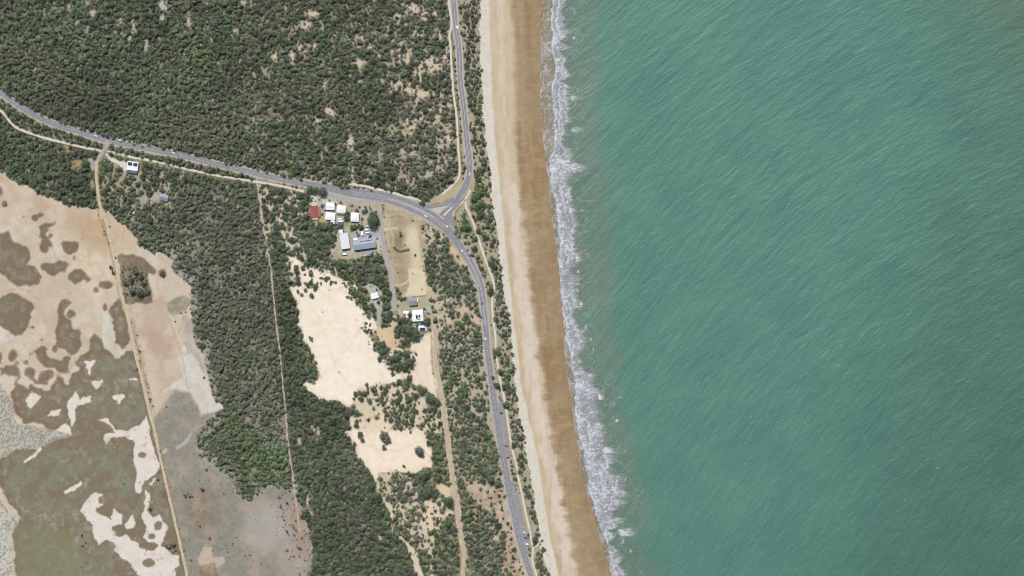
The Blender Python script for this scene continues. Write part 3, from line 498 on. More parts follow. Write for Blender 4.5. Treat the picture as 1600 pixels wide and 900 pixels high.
bmix(t2 * sst(-.1, .8, fbm(X, Y * .8, 26, 5, 84, .65)) * .45, A(142, 116, 84)); bmix(t2 * sst(.1, .9, fbm(X * .7, Y, 7, 4, 85)) * .3, A(186, 160, 124)); bmix(t2 * sst(.25, .8, fine) * .2, A(138, 114, 86))

# ground height: level near roads, gentle hollows elsewhere, falling across the beach
def shelf(px_, py_):
    s = (px_ - XE(py_)) / (XS(py_) - XE(py_)); return np.where(s < 0, 0, SEA_Z * s * 1.0)
fl = sst(8, 24, flat)
for (bx_, by_, br) in ((539, 350, 62), (650, 490, 45), (207, 262, 34), (257, 308, 26), (215, 322, 20), (586, 462, 24), (633, 380, 50)):
    fl = fl * sst(br * .75, br, np.hypot(X - bx_, Y - by_))
H = -fl * (0.9 * (fbm(X, Y, 45, 4, 81) * .5 + .5).clip(0, 1) + .07 * (fine + 1) * 1.0)
H = np.where(dshore > -6, np.minimum(H * sst(0, -6, dshore), 0), H)
H = H + shelf(X, gy[:, None])
H = np.where(X > xs + 4, H - 0.5, H)

# ------------------------------------------------------------------ mesh helpers
def mesh_np(name, verts, faces, mats, cols=None, attr='tint', mi=None, smooth=False, extra=None):
    """faces: (n,k) int array"""
    me = bpy.data.meshes.new(name)
    nv, nf, k = len(verts), len(faces), faces.shape[1]
    me.vertices.add(nv); me.vertices.foreach_set('co', np.asarray(verts, np.float32).ravel())
    me.loops.add(nf * k); me.loops.foreach_set('vertex_index', np.asarray(faces, np.int32).ravel())
    me.polygons.add(nf); me.polygons.foreach_set('loop_start', np.arange(0, nf * k, k, dtype=np.int32))
    me.polygons.foreach_set('loop_total', np.full(nf, k, dtype=np.int32))
    for m in mats: me.materials.append(m)
    if mi is not None: me.polygons.foreach_set('material_index', np.asarray(mi, np.int32))
    if smooth: me.polygons.foreach_set('use_smooth', np.ones(nf, bool))
    if cols is not None:
        a = me.color_attributes.new(attr, 'FLOAT_COLOR', 'POINT')
        c4_ = np.ones((nv, 4), np.float32); c4_[:, :cols.shape[1]] = cols
        a.data.foreach_set('color', c4_.ravel())
    if extra:
        for nme, arr in extra.items():
            a = me.attributes.new(nme, 'FLOAT', 'POINT'); a.data.foreach_set('value', np.asarray(arr, np.float32))
    me.update(calc_edges=True)
    return me
def link(name, me, parent=None, loc=None, rz=0):
    o = bpy.data.objects.new(name, me); COL.objects.link(o)
    if parent is not None: o.parent = parent
    if loc is not None: o.location = loc
    o.rotation_euler.z = rz
    return o
class MB:
    """collects boxes, prisms and tubes into one mesh"""
    def __init__(s): s.v = []; s.f = []
    def box(s, cx, cy, cz, sx, sy, sz, rz=0.0, tx=0, ty=0):
        b = len(s.v); c, n = math.cos(rz), math.sin(rz)
        for k in (-.5, .5):
            for (i, j) in ((-.5, -.5), (.5, -.5), (.5, .5), (-.5, .5)):
                q = 1 - (tx if k > 0 else 0); r = 1 - (ty if k > 0 else 0)
                x, y = i * sx * q, j * sy * r
                s.v.append((cx + x * c - y * n, cy + x * n + y * c, cz + k * sz))
        s.f += [(b, b + 3, b + 2, b + 1), (b + 4, b + 5, b + 6, b + 7), (b, b + 1, b + 5, b + 4), (b + 1, b + 2, b + 6, b + 5), (b + 2, b + 3, b + 7, b + 6), (b + 3, b, b + 4, b + 7)]
        return s
    def poly(s, pts, z0, z1):                      # prism from an outline
        b = len(s.v); n = len(pts)
        s.v += [(p[0], p[1], z0) for p in pts] + [(p[0], p[1], z1) for p in pts]
        s.f += [tuple(range(b + n - 1, b - 1, -1)), tuple(range(b + n, b + 2 * n))]
        s.f += [(b + i, b + (i + 1) % n, b + n + (i + 1) % n, b + n + i) for i in range(n)]
        return s
    def tube(s, p, q, r0, r1, n=6):
        p = np.array(p, float); q = np.array(q, float); d = q - p; d /= np.linalg.norm(d) + 1e-9
        a = np.cross(d, (0, 0, 1) if abs(d[2]) < .9 else (1, 0, 0)); a /= np.linalg.norm(a); c = np.cross(d, a)
        b = len(s.v)
        for (o_, r) in ((p, r0), (q, r1)):
            for i in range(n):
                t = 2 * math.pi * i / n; s.v.append(tuple(o_ + r * (math.cos(t) * a + math.sin(t) * c)))
        s.f += [(b + i, b + (i + 1) % n, b + n + (i + 1) % n, b + n + i) for i in range(n)]
        s.f += [tuple(range(b + n - 1, b - 1, -1)), tuple(range(b + n, b + 2 * n))]
        return s
    def face(s, pts):
        b = len(s.v); s.v += [tuple(p) for p in pts]; s.f.append(tuple(range(b, b + len(pts)))); return s
    def mesh(s, name, mat):
        me = bpy.data.meshes.new(name); me.from_pydata(s.v, [], s.f); me.materials.append(mat); me.update(); return me
    def build(s, name, mat, parent=None, loc=None, rz=0): return link(name, s.mesh(name, mat), parent, loc, rz)

# ------------------------------------------------------------------ materials
def newmat(name):
    m = bpy.data.materials.new(name); m.use_nodes = True
    t = m.node_tree; return m, t, t.nodes['Principled BSDF']
def nd(t, typ, **kw):
    n = t.nodes.new(typ)
    for k, v in kw.items():
        if k in ('ins',):
            for a, b in v.items(): n.inputs[a].default_value = b
        else: setattr(n, k, v)
    return n
def ramp(t, src, stops):
    r = nd(t, 'ShaderNodeValToRGB'); e = r.color_ramp.elements
    while len(e) > 1: e.remove(e[-1])
    e[0].position = stops[0][0]; e[0].color = (*stops[0][1], 1)
    for p, c in stops[1:]:
        q = e.new(p); q.color = (*c, 1)
    t.links.new(src, r.inputs[0]); return r
def mul(t, a, b, fac=1.0, mode='MULTIPLY'):
    m = nd(t, 'ShaderNodeMix', data_type='RGBA', blend_type=mode); m.inputs[0].default_value = fac
    t.links.new(a, m.inputs[6]); t.links.new(b, m.inputs[7]); return m.outputs[2]
def noise(t, scale, detail=4, rough=.55, vec=None, coord=None):
    n = nd(t, 'ShaderNodeTexNoise'); n.inputs['Scale'].default_value = scale; n.inputs['Detail'].default_value = detail; n.inputs['Roughness'].default_value = rough
    if vec is None: vec = (coord or nd(t, 'ShaderNodeTexCoord')).outputs['Object']
    t.links.new(vec, n.inputs['Vector']); return n.outputs['Fac']
def bumpn(t, b, src, strength, dist):
    n = nd(t, 'ShaderNodeBump'); n.inputs['Strength'].default_value = strength; n.inputs['Distance'].default_value = dist
    t.links.new(src, n.inputs['Height']); t.links.new(n.outputs[0], b.inputs['Normal'])
def land_mat(name, f=0.09, rough=.95, bump=.22, s1=.5, s2=.09):
    m, t, b = newmat(name)
    a = nd(t, 'ShaderNodeVertexColor', layer_name='tint')
    n_ = noise(t, s1, 5, .65); r = ramp(t, n_, [(.25, (1 - f,) * 3), (.75, (1 + f * .9,) * 3)])
    n2_ = noise(t, s2, 5, .6); r2 = ramp(t, n2_, [(.3, (.95, .945, .935)), (.7, (1.06, 1.06, 1.06))])
    o = mul(t, mul(t, a.outputs['Color'], r.outputs[0]), r2.outputs[0])
    t.links.new(o, b.inputs['Base Color']); b.inputs['Roughness'].default_value = rough
    b.inputs['Specular IOR Level'].default_value = .15
    bumpn(t, b, n_, bump, .5); return m
def flat_mat(name, col, f=.25, rough=.8, s=.6, spec=.2, bump=0, metal=0):
    m, t, b = newmat(name)
    n_ = noise(t, s, 5, .65); c = np.array(col)
    r = ramp(t, n_, [(.3, tuple(c * (1 - f))), (.7, tuple(np.minimum(c * (1 + f * .4), .9)))])
    t.links.new(r.outputs[0], b.inputs['Base Color']); b.inputs['Roughness'].default_value = rough
    b.inputs['Specular IOR Level'].default_value = spec; b.inputs['Metallic'].default_value = metal
    if bump: bumpn(t, b, n_, bump, .3)
    return m
def roof_mat(name, col, f=.12, seam=.9, ang=0.0, rough=.55):
    """ribbed metal sheet: fine ribs run across the roof, with weathering"""
    m, t, b = newmat(name)
    tc = nd(t, 'ShaderNodeTexCoord'); wv = nd(t, 'ShaderNodeTexWave'); wv.inputs['Scale'].default_value = seam; wv.bands_direction = 'X'
    t.links.new(tc.outputs['Object'], wv.inputs['Vector'])
    n_ = noise(t, .35, 4, .6, coord=tc); c = np.array(col)
    r = ramp(t, n_, [(.3, tuple(c * (1 - f * 1.6))), (.7, tuple(c))])
    r2 = ramp(t, wv.outputs['Fac'], [(.0, (1 - f,) * 3), (.5, (1, 1, 1))])
    t.links.new(mul(t, r.outputs[0], r2.outputs[0]), b.inputs['Base Color']); b.inputs['Roughness'].default_value = rough
    bumpn(t, b, wv.outputs['Fac'], .3, .05); return m
M_land = land_mat('land_soil'); M_beach = land_mat('beach_sand', .07, .9, .2, .35, .05)
def road_mat(name, col, band=.22):
    m, t, b = newmat(name)
    a = nd(t, 'ShaderNodeAttribute', attribute_name='lat'); c = np.array(col)
    ab = nd(t, 'ShaderNodeMath', operation='ABSOLUTE'); t.links.new(a.outputs['Fac'], ab.inputs[0])
    r = ramp(t, ab.outputs[0], [(0, tuple(c * (1 - band * .3))), (.12, tuple(c * 1.0)), (.28, tuple(c * (1 - band))), (.45, tuple(c * 1.02)), (.62, tuple(c * (1 - band * .9))), (.8, tuple(c * 1.05)), (1, tuple(c * 1.15))])
    n_ = noise(t, .12, 6, .7); r2 = ramp(t, n_, [(.3, (.78, .78, .79)), (.7, (1.06, 1.05, 1.04))])
    n3 = noise(t, 1.2, 3, .6); r3 = ramp(t, n3, [(.3, (.9, .9, .9)), (.7, (1, 1, 1))])
    t.links.new(mul(t, mul(t, r.outputs[0], r2.outputs[0]), r3.outputs[0]), b.inputs['Base Color'])
    b.inputs['Roughness'].default_value = .85; b.inputs['Specular IOR Level'].default_value = .2; return m
M_road = road_mat('asphalt', A(158, 157, 159), .2); M_lane = road_mat('worn_asphalt', A(184, 180, 173), .08)
M_path = flat_mat('concrete_path', A(218, 210, 194), .1, s=.3); M_track = flat_mat('sandy_track', A(206, 190, 162), .28, s=.25)
M_track2 = flat_mat('pale_track', A(190, 178, 155), .3, s=.2); M_gravel = flat_mat('gravel_shoulder', A(192, 182, 164), .3, s=.5)
M_fire = road_mat('eroded_track', A(212, 196, 170), .3); M_yard = flat_mat('yard_asphalt', A(172, 174, 180), .15, s=.3)
M_paint = flat_mat('road_paint', A(226, 226, 226), .2, s=1.5); M_island = flat_mat('island_concrete', A(196, 190, 178), .12)

# foliage
def leaf_mat(name):
    m, t, b = newmat(name)
    a = nd(t, 'ShaderNodeVertexColor', layer_name='tint'); oi = nd(t, 'ShaderNodeObjectInfo')
    n_ = noise(t, .8, 3, .6); r = ramp(t, n_, [(.3, (.72, .76, .7)), (.7, (1.15, 1.1, 1.05))])
    o = mul(t, mul(t, a.outputs['Color'], r.outputs[0]), oi.outputs['Color'])
    t.links.new(o, b.inputs['Base Color']); b.inputs['Roughness'].default_value = .7; b.inputs['Specular IOR Level'].default_value = .25
    return m
M_leaf = leaf_mat('foliage'); M_bark = flat_mat('bark', (.16, .13, .10), .4, s=2)

# ------------------------------------------------------------------ ground
def grid_faces(nx, ny, off=0):
    i = np.arange(ny - 1)[:, None] * nx + np.arange(nx - 1)[None, :]; i = i.ravel() + off
    return np.stack([i + nx, i + nx + 1, i + 1, i], 1)   # photo rows go down (south)
V = np.stack([X - 800, 450 - Y, H], -1).reshape(-1, 3); cc = C.copy(); cc[dshore > 0] = Bc[dshore > 0]
F = grid_faces(NX, NY)
# outer ground to the horizon
R_ = 9000.0; x0, x1, y0, y1 = GX0 - 800, GX1 - 800, 450 - GY1, 450 - GY0
ov = [(-R_, R_, -1), (x0, R_, -1), (x0, y1, -.02), (-R_, y1, -1), (x0, y0, -.02), (-R_, y0, -1), (-R_, -R_, -1), (x0, -R_, -1)]
east_top = [(x0 + (x1 - x0) * i / 8, y1) for i in range(9)]; east_bot = [(x0 + (x1 - x0) * i / 8, y0) for i in range(9)]
# the fine grid keeps its own quads; the outer ring is quads of its own
ring = [((-R_, R_), (x0, y1)), ((x0, R_), (-25, y1)), ((-R_, y1), (x0, y0)), ((-R_, y0), (x0, -R_)), ((x0, y0), (20, -R_))]
rv, rf, rc = [], [], []
for (a, b) in ring:
    n = len(rv) + len(V)
    zz = -.05
    rv += [(a[0], b[1], zz), (b[0], b[1], zz), (b[0], a[1], zz), (a[0], a[1], zz)]; rf.append((n, n + 1, n + 2, n + 3)); rc += [A(110, 112, 86)] * 4
n = len(rv) + len(V); rv += [(x1 - 200, -R_, -6), (R_, -R_, -6), (R_, R_, -6), (x1 - 200, R_, -6)]; rf.append((n, n + 1, n + 2, n + 3)); rc += [A(150, 140, 110)] * 4
V = np.vstack([V, rv]); F = np.vstack([F, rf]); cols = np.vstack([cc.reshape(-1, 3), rc])
g = link('ground', mesh_np('ground', V, F, [M_land], cols)); tag(g, kind='structure')

# beach sheet, 6 cm above the ground it lies on
nb = 150; t_ = np.linspace(0, 1, nb)[None, :]; ym = gy[:, None]
ex = (XE(gy)[:, None] + 3 * np.interp(gy, gy, fbm(gy * 0, gy, 22, 4, 91))[:, None] + 2 * fbm(gy * 0 + 5, gy, 5, 3, 92)[:, None])
bx = ex + (XS(ym) + 7 - ex) * t_; by = np.repeat(ym, nb, 1)
def samp(Fd, px_, py_):
    i = np.clip(np.round(px_ - GX0).astype(int), 0, NX - 1); j = np.clip(np.round(py_ - GY0).astype(int), 0, NY - 1)
    return Fd[j, i]
bz = shelf(bx, by) + .06
bv = np.stack([bx - 800, 450 - by, bz], -1).reshape(-1, 3)
bo = link('beach', mesh_np('beach', bv, grid_faces(nb, NY), [M_beach], samp(Bc, bx, by).reshape(-1, 3), smooth=True)); tag(bo, kind='structure')

# ------------------------------------------------------------------ sea
sx = np.concatenate([np.arange(0, 190, 1.0), np.arange(190, 900, 5.0), [1100, 1500, 2500, 5000, 9000]])
sy = np.concatenate([[-8000, -3000, -1000, -400], np.arange(-110, 1011, 1.0), [1300, 2000, 4000, 9000]])
left = XS(sy)[:, None] + 3.2 * fbm(sy * 0, sy, 26, 4, 95)[:, None] + 1.2 * fbm(sy * 0, sy, 6, 3, 96)[:, None]
SX = left + sx[None, :]; SY = np.repeat(sy[:, None], len(sx), 1)
fl_, fr_, xm = FL(SY), FR(SY), XM(SY)
q1 = fbm(SX * .2, SY, 9, 4, 101); q2 = fbm(SX, SY, 14, 4, 102); q3 = fbm(SX * .5, SY, 3.2, 3, 103)
# foam: left edge with lobes, right edge ragged with seaward streaks
L_ = fl_ + 4 * fbm(SY * 0, SY, 18, 4, 104, .6); Rr = fr_ + 12 * fbm(SY * 0, SY, 17, 5, 105, .6) + 8 * q1
tt = (SX - L_) / np.maximum(Rr - L_, 4)
core = sst(-.04, .03, tt) * sst(1.12, .72, tt)
lace = 1 - np.abs(fbm(SX * .8, SY, 4.2, 3, 106)) * 2.1                       # thin bright veins
lace2 = 1 - np.abs(fbm(SX * .35, SY, 3.0, 3, 107)) * 2.0
dens = .62 + .3 * q2 + .25 * sst(.35, .05, tt) - .18 * sst(.6, 1, tt)
lace3 = 1 - np.abs(fbm(SX * .7, SY, 2.2, 2, 119)) * 1.8
foam = core * np.clip(sst(.3, 1.1, lace * .35 + lace2 * .3 + lace3 * .35 + dens * .55 - .12) * .62 + .42 * dens, 0, 1)
front = np.exp(-((SX - L_ - 1.2) / 1.3) ** 2); foam = np.maximum(foam, front * .85 * sst(-.7, .2, q2))
for off, wdt, am, sd in ((.42, 1.3, .95, 201), (.72, 1.1, .7, 202)):           # crest lines inside the surf
    xl = L_ + off * (Rr - L_) * .9 + 3 * fbm(SY * 0, SY, 40, 2, sd); on = sst(-.15, .25, fbm(SY * 0, SY, 45, 2, sd + 5))
    foam = np.maximum(foam, am * on * np.exp(-((SX - xl) / wdt) ** 2)); foam = np.maximum(foam, .6 * on * sst(0, 1, (SX - xl)) * sst(8, 2, SX - xl) * sst(.2, .9, lace))
    foam *= 1 - .35 * on * np.exp(-((SX - xl + 3) / 2) ** 2)
# outer breakers (photo px): cx, cy, length seaward, height
for (cx, cy, lx, ly, am) in ((895, 59, 13, 4, 1), (895, 17, 3, 8, .5), (893, 154, 17, 6, .7), (893, 203, 26, 8, .62), (892, 262, 32, 9, .9), (889, 300, 10, 12, .9), (888, 330, 16, 6, .9), (907, 330, 12, 5, .5), (893, 380, 9, 18, .9), (899, 405, 14, 7, 1.1), (901, 424, 8, 5, .9),
                             (902, 455, 3, 6, 1), (907, 477, 6, 4, 1), (914, 511, 5, 8, 1), (923, 531, 4, 5, 1), (927, 547, 2, 6, .9), (935, 622, 12, 7, 1), (958, 632, 2, 6, .9), (968, 624, 9, 2, .5), (963, 658, 7, 4, 1),
                             (944, 706, 24, 9, 1.15), (948, 726, 6, 8, 1), (961, 757, 9, 11, .95), (976, 750, 2, 6, .8), (977, 706, 3, 2, .7), (958, 785, 26, 9, .8), (960, 813, 26, 6, .6), (968, 832, 34, 9, 1.05), (972, 846, 8, 5, .8), (984, 862, 5, 5, .8), (960, 880, 10, 16, .7)):
    u = (SX - cx + 2 * q2) / lx; v = (SY - cy + 2.5 * q1) / ly
    e = sst(-.2, .5, 1.0 - 1.2 * u + .9 * fbm(SX * .25, SY, 2.6, 2, int(cy)) - .25 * np.abs(v)) if lx > 8 else 1.0
    e = e * sst(-.12, .04, u - .25 * v * v) * sst(1, .1, u) * sst(1.0, .35, np.abs(v) / np.maximum(1.15 - .75 * np.clip(u, 0, 1), .1))
    foam = np.maximum(foam, am * e * (.4 + .55 * sst(-.2, .7, lace2 + .4 * sst(.35, 0, u))))
# faint wisps in the murky water, small film foam near the swash
wisp = sst(.82, 1.0, 1 - np.abs(fbm(SX * .7, SY * .7, 8, 4, 108)) * 1.4) * sst(46, 6, SX - Rr) * sst(-2, 4, SX - Rr); foam = np.maximum(foam, .20 * wisp)
edge = np.exp(-((SX - left - .8) / .9) ** 2) * .5; foam = np.maximum(foam, edge * sst(-.4, .4, q2))
film = sst(.7, 1.0, 1 - np.abs(fbm(SX, SY * .8, 7, 3, 109)) * 1.6) * (SX < L_) * .45 + (SX < L_) * sst(0, .7, q2) * .22
foam = np.clip(np.maximum(foam, film), 0, 1); foam[(SY < -110) | (SY > 1010)] = 0
# water colour
wc = np.zeros(SX.shape + (3,)); wc[:] = A(94, 147, 130)
def wmix(m, col): wc[:] = wc * (1 - m[..., None]) + np.array(col) * m[..., None]
wmix(sst(1250, 1620, SX + (SY - 450) * .25 + 60 * fbm(SX, SY, 260, 3, 111)), A(84, 130, 114))
wmix(sst(.75, 0, np.hypot((SX - 1290) / 420, (SY - 60) / 300)) * .35, A(84, 140, 126))
wmix(sst(1380, 1720, SX - (SY) * .75) * .75, A(104, 136, 108))
wmix(sst(1480, 1750, SX - SY * 1.0) * .6, A(122, 134, 104))
wmix(sst(500, 1000, SY) * sst(1150, 1500, SX) * .5, A(80, 124, 110))
mk = sst(16, -10, SX - xm + 14 * fbm(SX * .4, SY, 40, 4, 112))
wmix(mk * .85, A(116, 142, 124)); wmix(sst(60, 0, SX - xm) * .25, A(108, 150, 130))
nr = sst(24, -8, SX - Rr); wmix(nr * .55, A(122, 134, 114)); wmix(sst(.1, .8, fbm(SX, SY * .6, 18, 4, 113)) * mk * .25, A(124, 136, 116))
wmix(sst(4, -6, SX - L_), A(160, 148, 124)); wmix(sst(10, 0, SX - left) * .6, A(150, 130, 98))
wmix(core * .6, A(140, 142, 134))
wc *= 0.80; gm_ = wc.mean(-1, keepdims=True); wc = wc * .93 + gm_ * .07
def water_mat():
    m, t, b = newmat('sea_water')
    a = nd(t, 'ShaderNodeVertexColor', layer_name='tint'); fo = nd(t, 'ShaderNodeAttribute', attribute_name='foam')
    tc = nd(t, 'ShaderNodeTexCoord'); sub = nd(t, 'ShaderNodeVectorMath', operation='SUBTRACT'); sub.inputs[1].default_value = (1233, -803, 0)
    t.links.new(tc.outputs['Object'], sub.inputs[0])
    ln = nd(t, 'ShaderNodeVectorMath', operation='LENGTH'); t.links.new(sub.outputs[0], ln.inputs[0])
    sp = nd(t, 'ShaderNodeSeparateXYZ'); t.links.new(sub.outputs[0], sp.inputs[0])
    at = nd(t, 'ShaderNodeMath', operation='ARCTAN2'); t.links.new(sp.outputs[1], at.inputs[0]); t.links.new(sp.outputs[0], at.inputs[1])
    def wav(lu, lv, det, rough, dist=0.0, w_=0.0):
        mu = nd(t, 'ShaderNodeMath', operation='MULTIPLY'); mu.inputs[1].default_value = 1 / lu; t.links.new(ln.outputs['Value'], mu.inputs[0])
        mv = nd(t, 'ShaderNodeMath', operation='MULTIPLY'); mv.inputs[1].default_value = 1150 / lv; t.links.new(at.outputs[0], mv.inputs[0])
        cb = nd(t, 'ShaderNodeCombineXYZ'); t.links.new(mu.outputs[0], cb.inputs[0]); t.links.new(mv.outputs[0], cb.inputs[1]); cb.inputs[2].default_value = w_
        n_ = nd(t, 'ShaderNodeTexNoise'); n_.inputs['Scale'].default_value = 1; n_.inputs['Detail'].default_value = det; n_.inputs['Roughness'].default_value = rough; n_.inputs['Distortion'].default_value = dist
        t.links.new(cb.outputs[0], n_.inputs['Vector']); return n_.outputs['Fac']
    w1 = wav(5.5, 17, 5, .66, .3); w2 = wav(17, 62, 3, .52, .25, 5); w3 = noise(t, .35, 3, .6, coord=tc)
    s_ = nd(t, 'ShaderNodeMath', operation='MULTIPLY_ADD'); s_.inputs[1].default_value = 1.9; t.links.new(w2, s_.inputs[0]); t.links.new(w1, s_.inputs[2])
    s2_ = nd(t, 'ShaderNodeMath', operation='MULTIPLY_ADD'); s2_.inputs[1].default_value = .25; t.links.new(w3, s2_.inputs[0]); t.links.new(s_.outputs[0], s2_.inputs[2])
    bumpn(t, b, s2_.outputs[0], 1.0, 1.15)
    # whitecaps and wave highlights painted into the colour, modulated by a wide gust pattern
    gust = noise(t, .006, 3, .5, coord=tc); gr = nd(t, 'ShaderNodeMapRange'); gr.inputs['From Min'].default_value = .3; gr.inputs['From Max'].default_value = .7; gr.inputs['To Min'].default_value = .02; gr.inputs['To Max'].default_value = -.03; t.links.new(gust, gr.inputs['Value'])
    ad = nd(t, 'ShaderNodeMath', operation='SUBTRACT'); t.links.new(wav(4.2, 17, 4, .68, .3, 9), ad.inputs[0]); t.links.new(gr.outputs[0], ad.inputs[1])
    wr = ramp(t, ad.outputs[0], [(.63, (0, 0, 0)), (.75, (.36, .36, .36))])
    col = nd(t, 'ShaderNodeMix', data_type='RGBA'); t.links.new(wr.outputs[0], col.inputs[0]); t.links.new(a.outputs['Color'], col.inputs[6]); col.inputs[7].default_value = (*A(150, 185, 172), 1)
    var = ramp(t, noise(t, .011, 5, .6, coord=tc), [(.3, (.88, .91, .92)), (.7, (1.12, 1.08, 1.07))])
    c2_ = mul(t, col.outputs[2], var.outputs[0])
    fm = nd(t, 'ShaderNodeMix', data_type='RGBA'); t.links.new(fo.outputs['Fac'], fm.inputs[0]); t.links.new(c2_, fm.inputs[6]); fm.inputs[7].default_value = (*A(214, 214, 224), 1)
    t.links.new(fm.outputs[2], b.inputs['Base Color'])
    b.inputs['Roughness'].default_value = .45; b.inputs['Specular IOR Level'].default_value = .3; b.inputs['IOR'].default_value = 1.33
    return m
# surf stands up a little where it breaks
SZ = SEA_Z + .05 + .5 * foam * sst(0, 8, SX - left) * sst(-.05, .2, tt) + 0 * SX
SZ = np.where(SX > left + 2, SZ + .03 * q3, SZ)
sv = np.stack([SX - 800, 450 - SY, SZ], -1).reshape(-1, 3)
sea = link('sea', mesh_np('sea', sv, grid_faces(len(sx), len(sy)), [water_mat()], wc.reshape(-1, 3), extra={'foam': foam.ravel()}, smooth=True)); tag(sea, kind='structure')

# ------------------------------------------------------------------ roads and paths
def strip(name, pts, width, mat, z, ragged=0.0, n=6, nl=6, kind='structure', seed=0):
    P = crm(pts, n); P = np.stack([P[:, 0] - 800, 450 - P[:, 1]], 1)
    if np.isscalar(width): wv = np.full(len(P), float(width))
    else: wv = np.interp(np.linspace(0, len(width) - 1, len(P)), np.arange(len(width)), width)
    d = np.gradient(P, axis=0); d /= np.linalg.norm(d, axis=1)[:, None] + 1e-9; nr_ = np.stack([-d[:, 1], d[:, 0]], 1)
    tl = np.linspace(-1, 1, nl + 1); rg_ = random.Random(seed)
    V_ = []; lat = []
    al = np.cumsum(np.r_[0, np.linalg.norm(np.diff(P, axis=0), axis=1)])
    eL = 1 + ragged * fbm(al, al * 0 + seed, 6, 3, seed + 1); eR = 1 + ragged * fbm(al, al * 0 + seed + 9, 6, 3, seed + 2)
    for i in range(len(P)):
        for q in tl:
            e = eL[i] if q > 0 else eR[i]; p = P[i] + nr_[i] * q * wv[i] / 2 * e
            V_.append((p[0], p[1], z)); lat.append(q)
    F_ = grid_faces(nl + 1, len(P)); F_ = F_[:, ::-1]
    o = link(name, mesh_np(name, np.array(V_), F_, [mat], extra={'lat': lat})); tag(o, kind=kind); return o
def sheet(name, pts, mat, z, kind='structure'):
    o = MB().face([(p[0] - 800, 450 - p[1], z) for p in pts[::-1]]).build(name, mat); tag(o, kind=kind); return o
def strip_up(o):   # make sure faces look up
    me = o.data; me.update()
    if me.polygons[0].normal.z < 0: me.flip_normals()
roads = []
roads.append(strip('road_shoulder', west_road, [w_ + 4.0 for w_ in west_w], M_gravel, .04, .10, seed=3))
roads.append(strip('road_shoulder', north_road[:-2], [w_ + 3.6 for w_ in north_w[:-2]], M_gravel, .045, .10, seed=4))
roads.append(strip('road', west_road, west_w, M_road, .10, .015, seed=5))
roads.append(strip('road', north_road, north_w, M_road, .104, .01, seed=6))
roads.append(strip('road', slip_road, 6.0, M_road, .108, .01, seed=7))
roads.append(sheet('road', v4([(560, 610), (620, 640), (520, 720), (600, 800), (690, 900), (660, 760), (650, 700), (720, 620), (800, 520), (700, 560), (640, 610), (560, 690)]), M_road, .112))
roads.append(strip('road', side_street, [10, 9, 7, 7, 7, 7, 7, 7, 6.5, 7, 10, 13], M_lane, .092, .03, seed=8))
roads.append(strip('road', service_road, [5, 6, 7, 8, 8, 8, 8], M_lane, .088, .03, seed=9))
roads.append(strip('road', link_road, [10, 6, 5, 5, 5], M_lane, .114, .05, seed=10))
roads.append(sheet('car_park', [(771, 630), (785, 630), (787, 640), (792, 672), (796, 708), (791, 725), (780, 700)], M_road, .095))
roads.append(sheet('car_park', [(793, 745), (803, 756), (811, 780), (817, 808), (827, 848), (826, 868), (818, 862), (806, 815), (799, 780)], M_road, .095))
roads.append(sheet('yard', v1([(585, 570), (700, 545), (905, 500), (915, 590), (880, 625), (615, 650)]), M_yard, .06))
for (pl, wd_, sd) in ((west_path, 3.6, 11), (mid_path, 3.4, 12), (north_path, 3.2, 13), (verge_path, 3.6, 14), (east_path, 3.0, 15), (corner_path, 3.2, 16), (beach_path, 2.6, 17), (beach_access, 1.8, 18)):
    roads.append(strip('footpath', pl, wd_, M_path, .075, .22, seed=sd))
roads.append(strip('dirt_track', long_track, 4.2, M_track, .07, .22, seed=20))
roads.append(strip('dirt_track', thin_track, 2.4, M_track2, .07, .7, seed=21))
roads.append(strip('dirt_track', fire_track, [4, 6, 7, 8, 9, 9, 9, 8, 7, 5, 5], M_fire, .07, .45, seed=22))
roads.append(strip('dirt_track', dune_drive, 5, M_lane, .07, .2, seed=23))
roads.append(sheet('driveway', v5([(265, 365), (300, 350), (335, 400), (400, 428), (480, 440), (482, 525), (430, 522), (395, 465), (320, 432)]), M_path, .065))
for o in roads: strip_up(o)
# raised island at the junction
isl = MB().poly([(p[0] - 800, 450 - p[1]) for p in v4([(385, 650), (470, 632), (618, 606), (560, 650), (485, 716)])][::-1], .05, .24).build('traffic_island', M_island)
tag(isl, 'pale triangular traffic island where the three coast roads meet', 'traffic island')
isl = MB().poly([(p[0] - 800, 450 - p[1]) for p in v4([(543, 722), (560, 730), (652, 632), (640, 624)])][::-1], .05, .26).build('traffic_island', flat_mat('island_white', A(222, 222, 222), .1))
tag(isl, 'narrow white splitter island between the two lanes of the junction', 'traffic island')
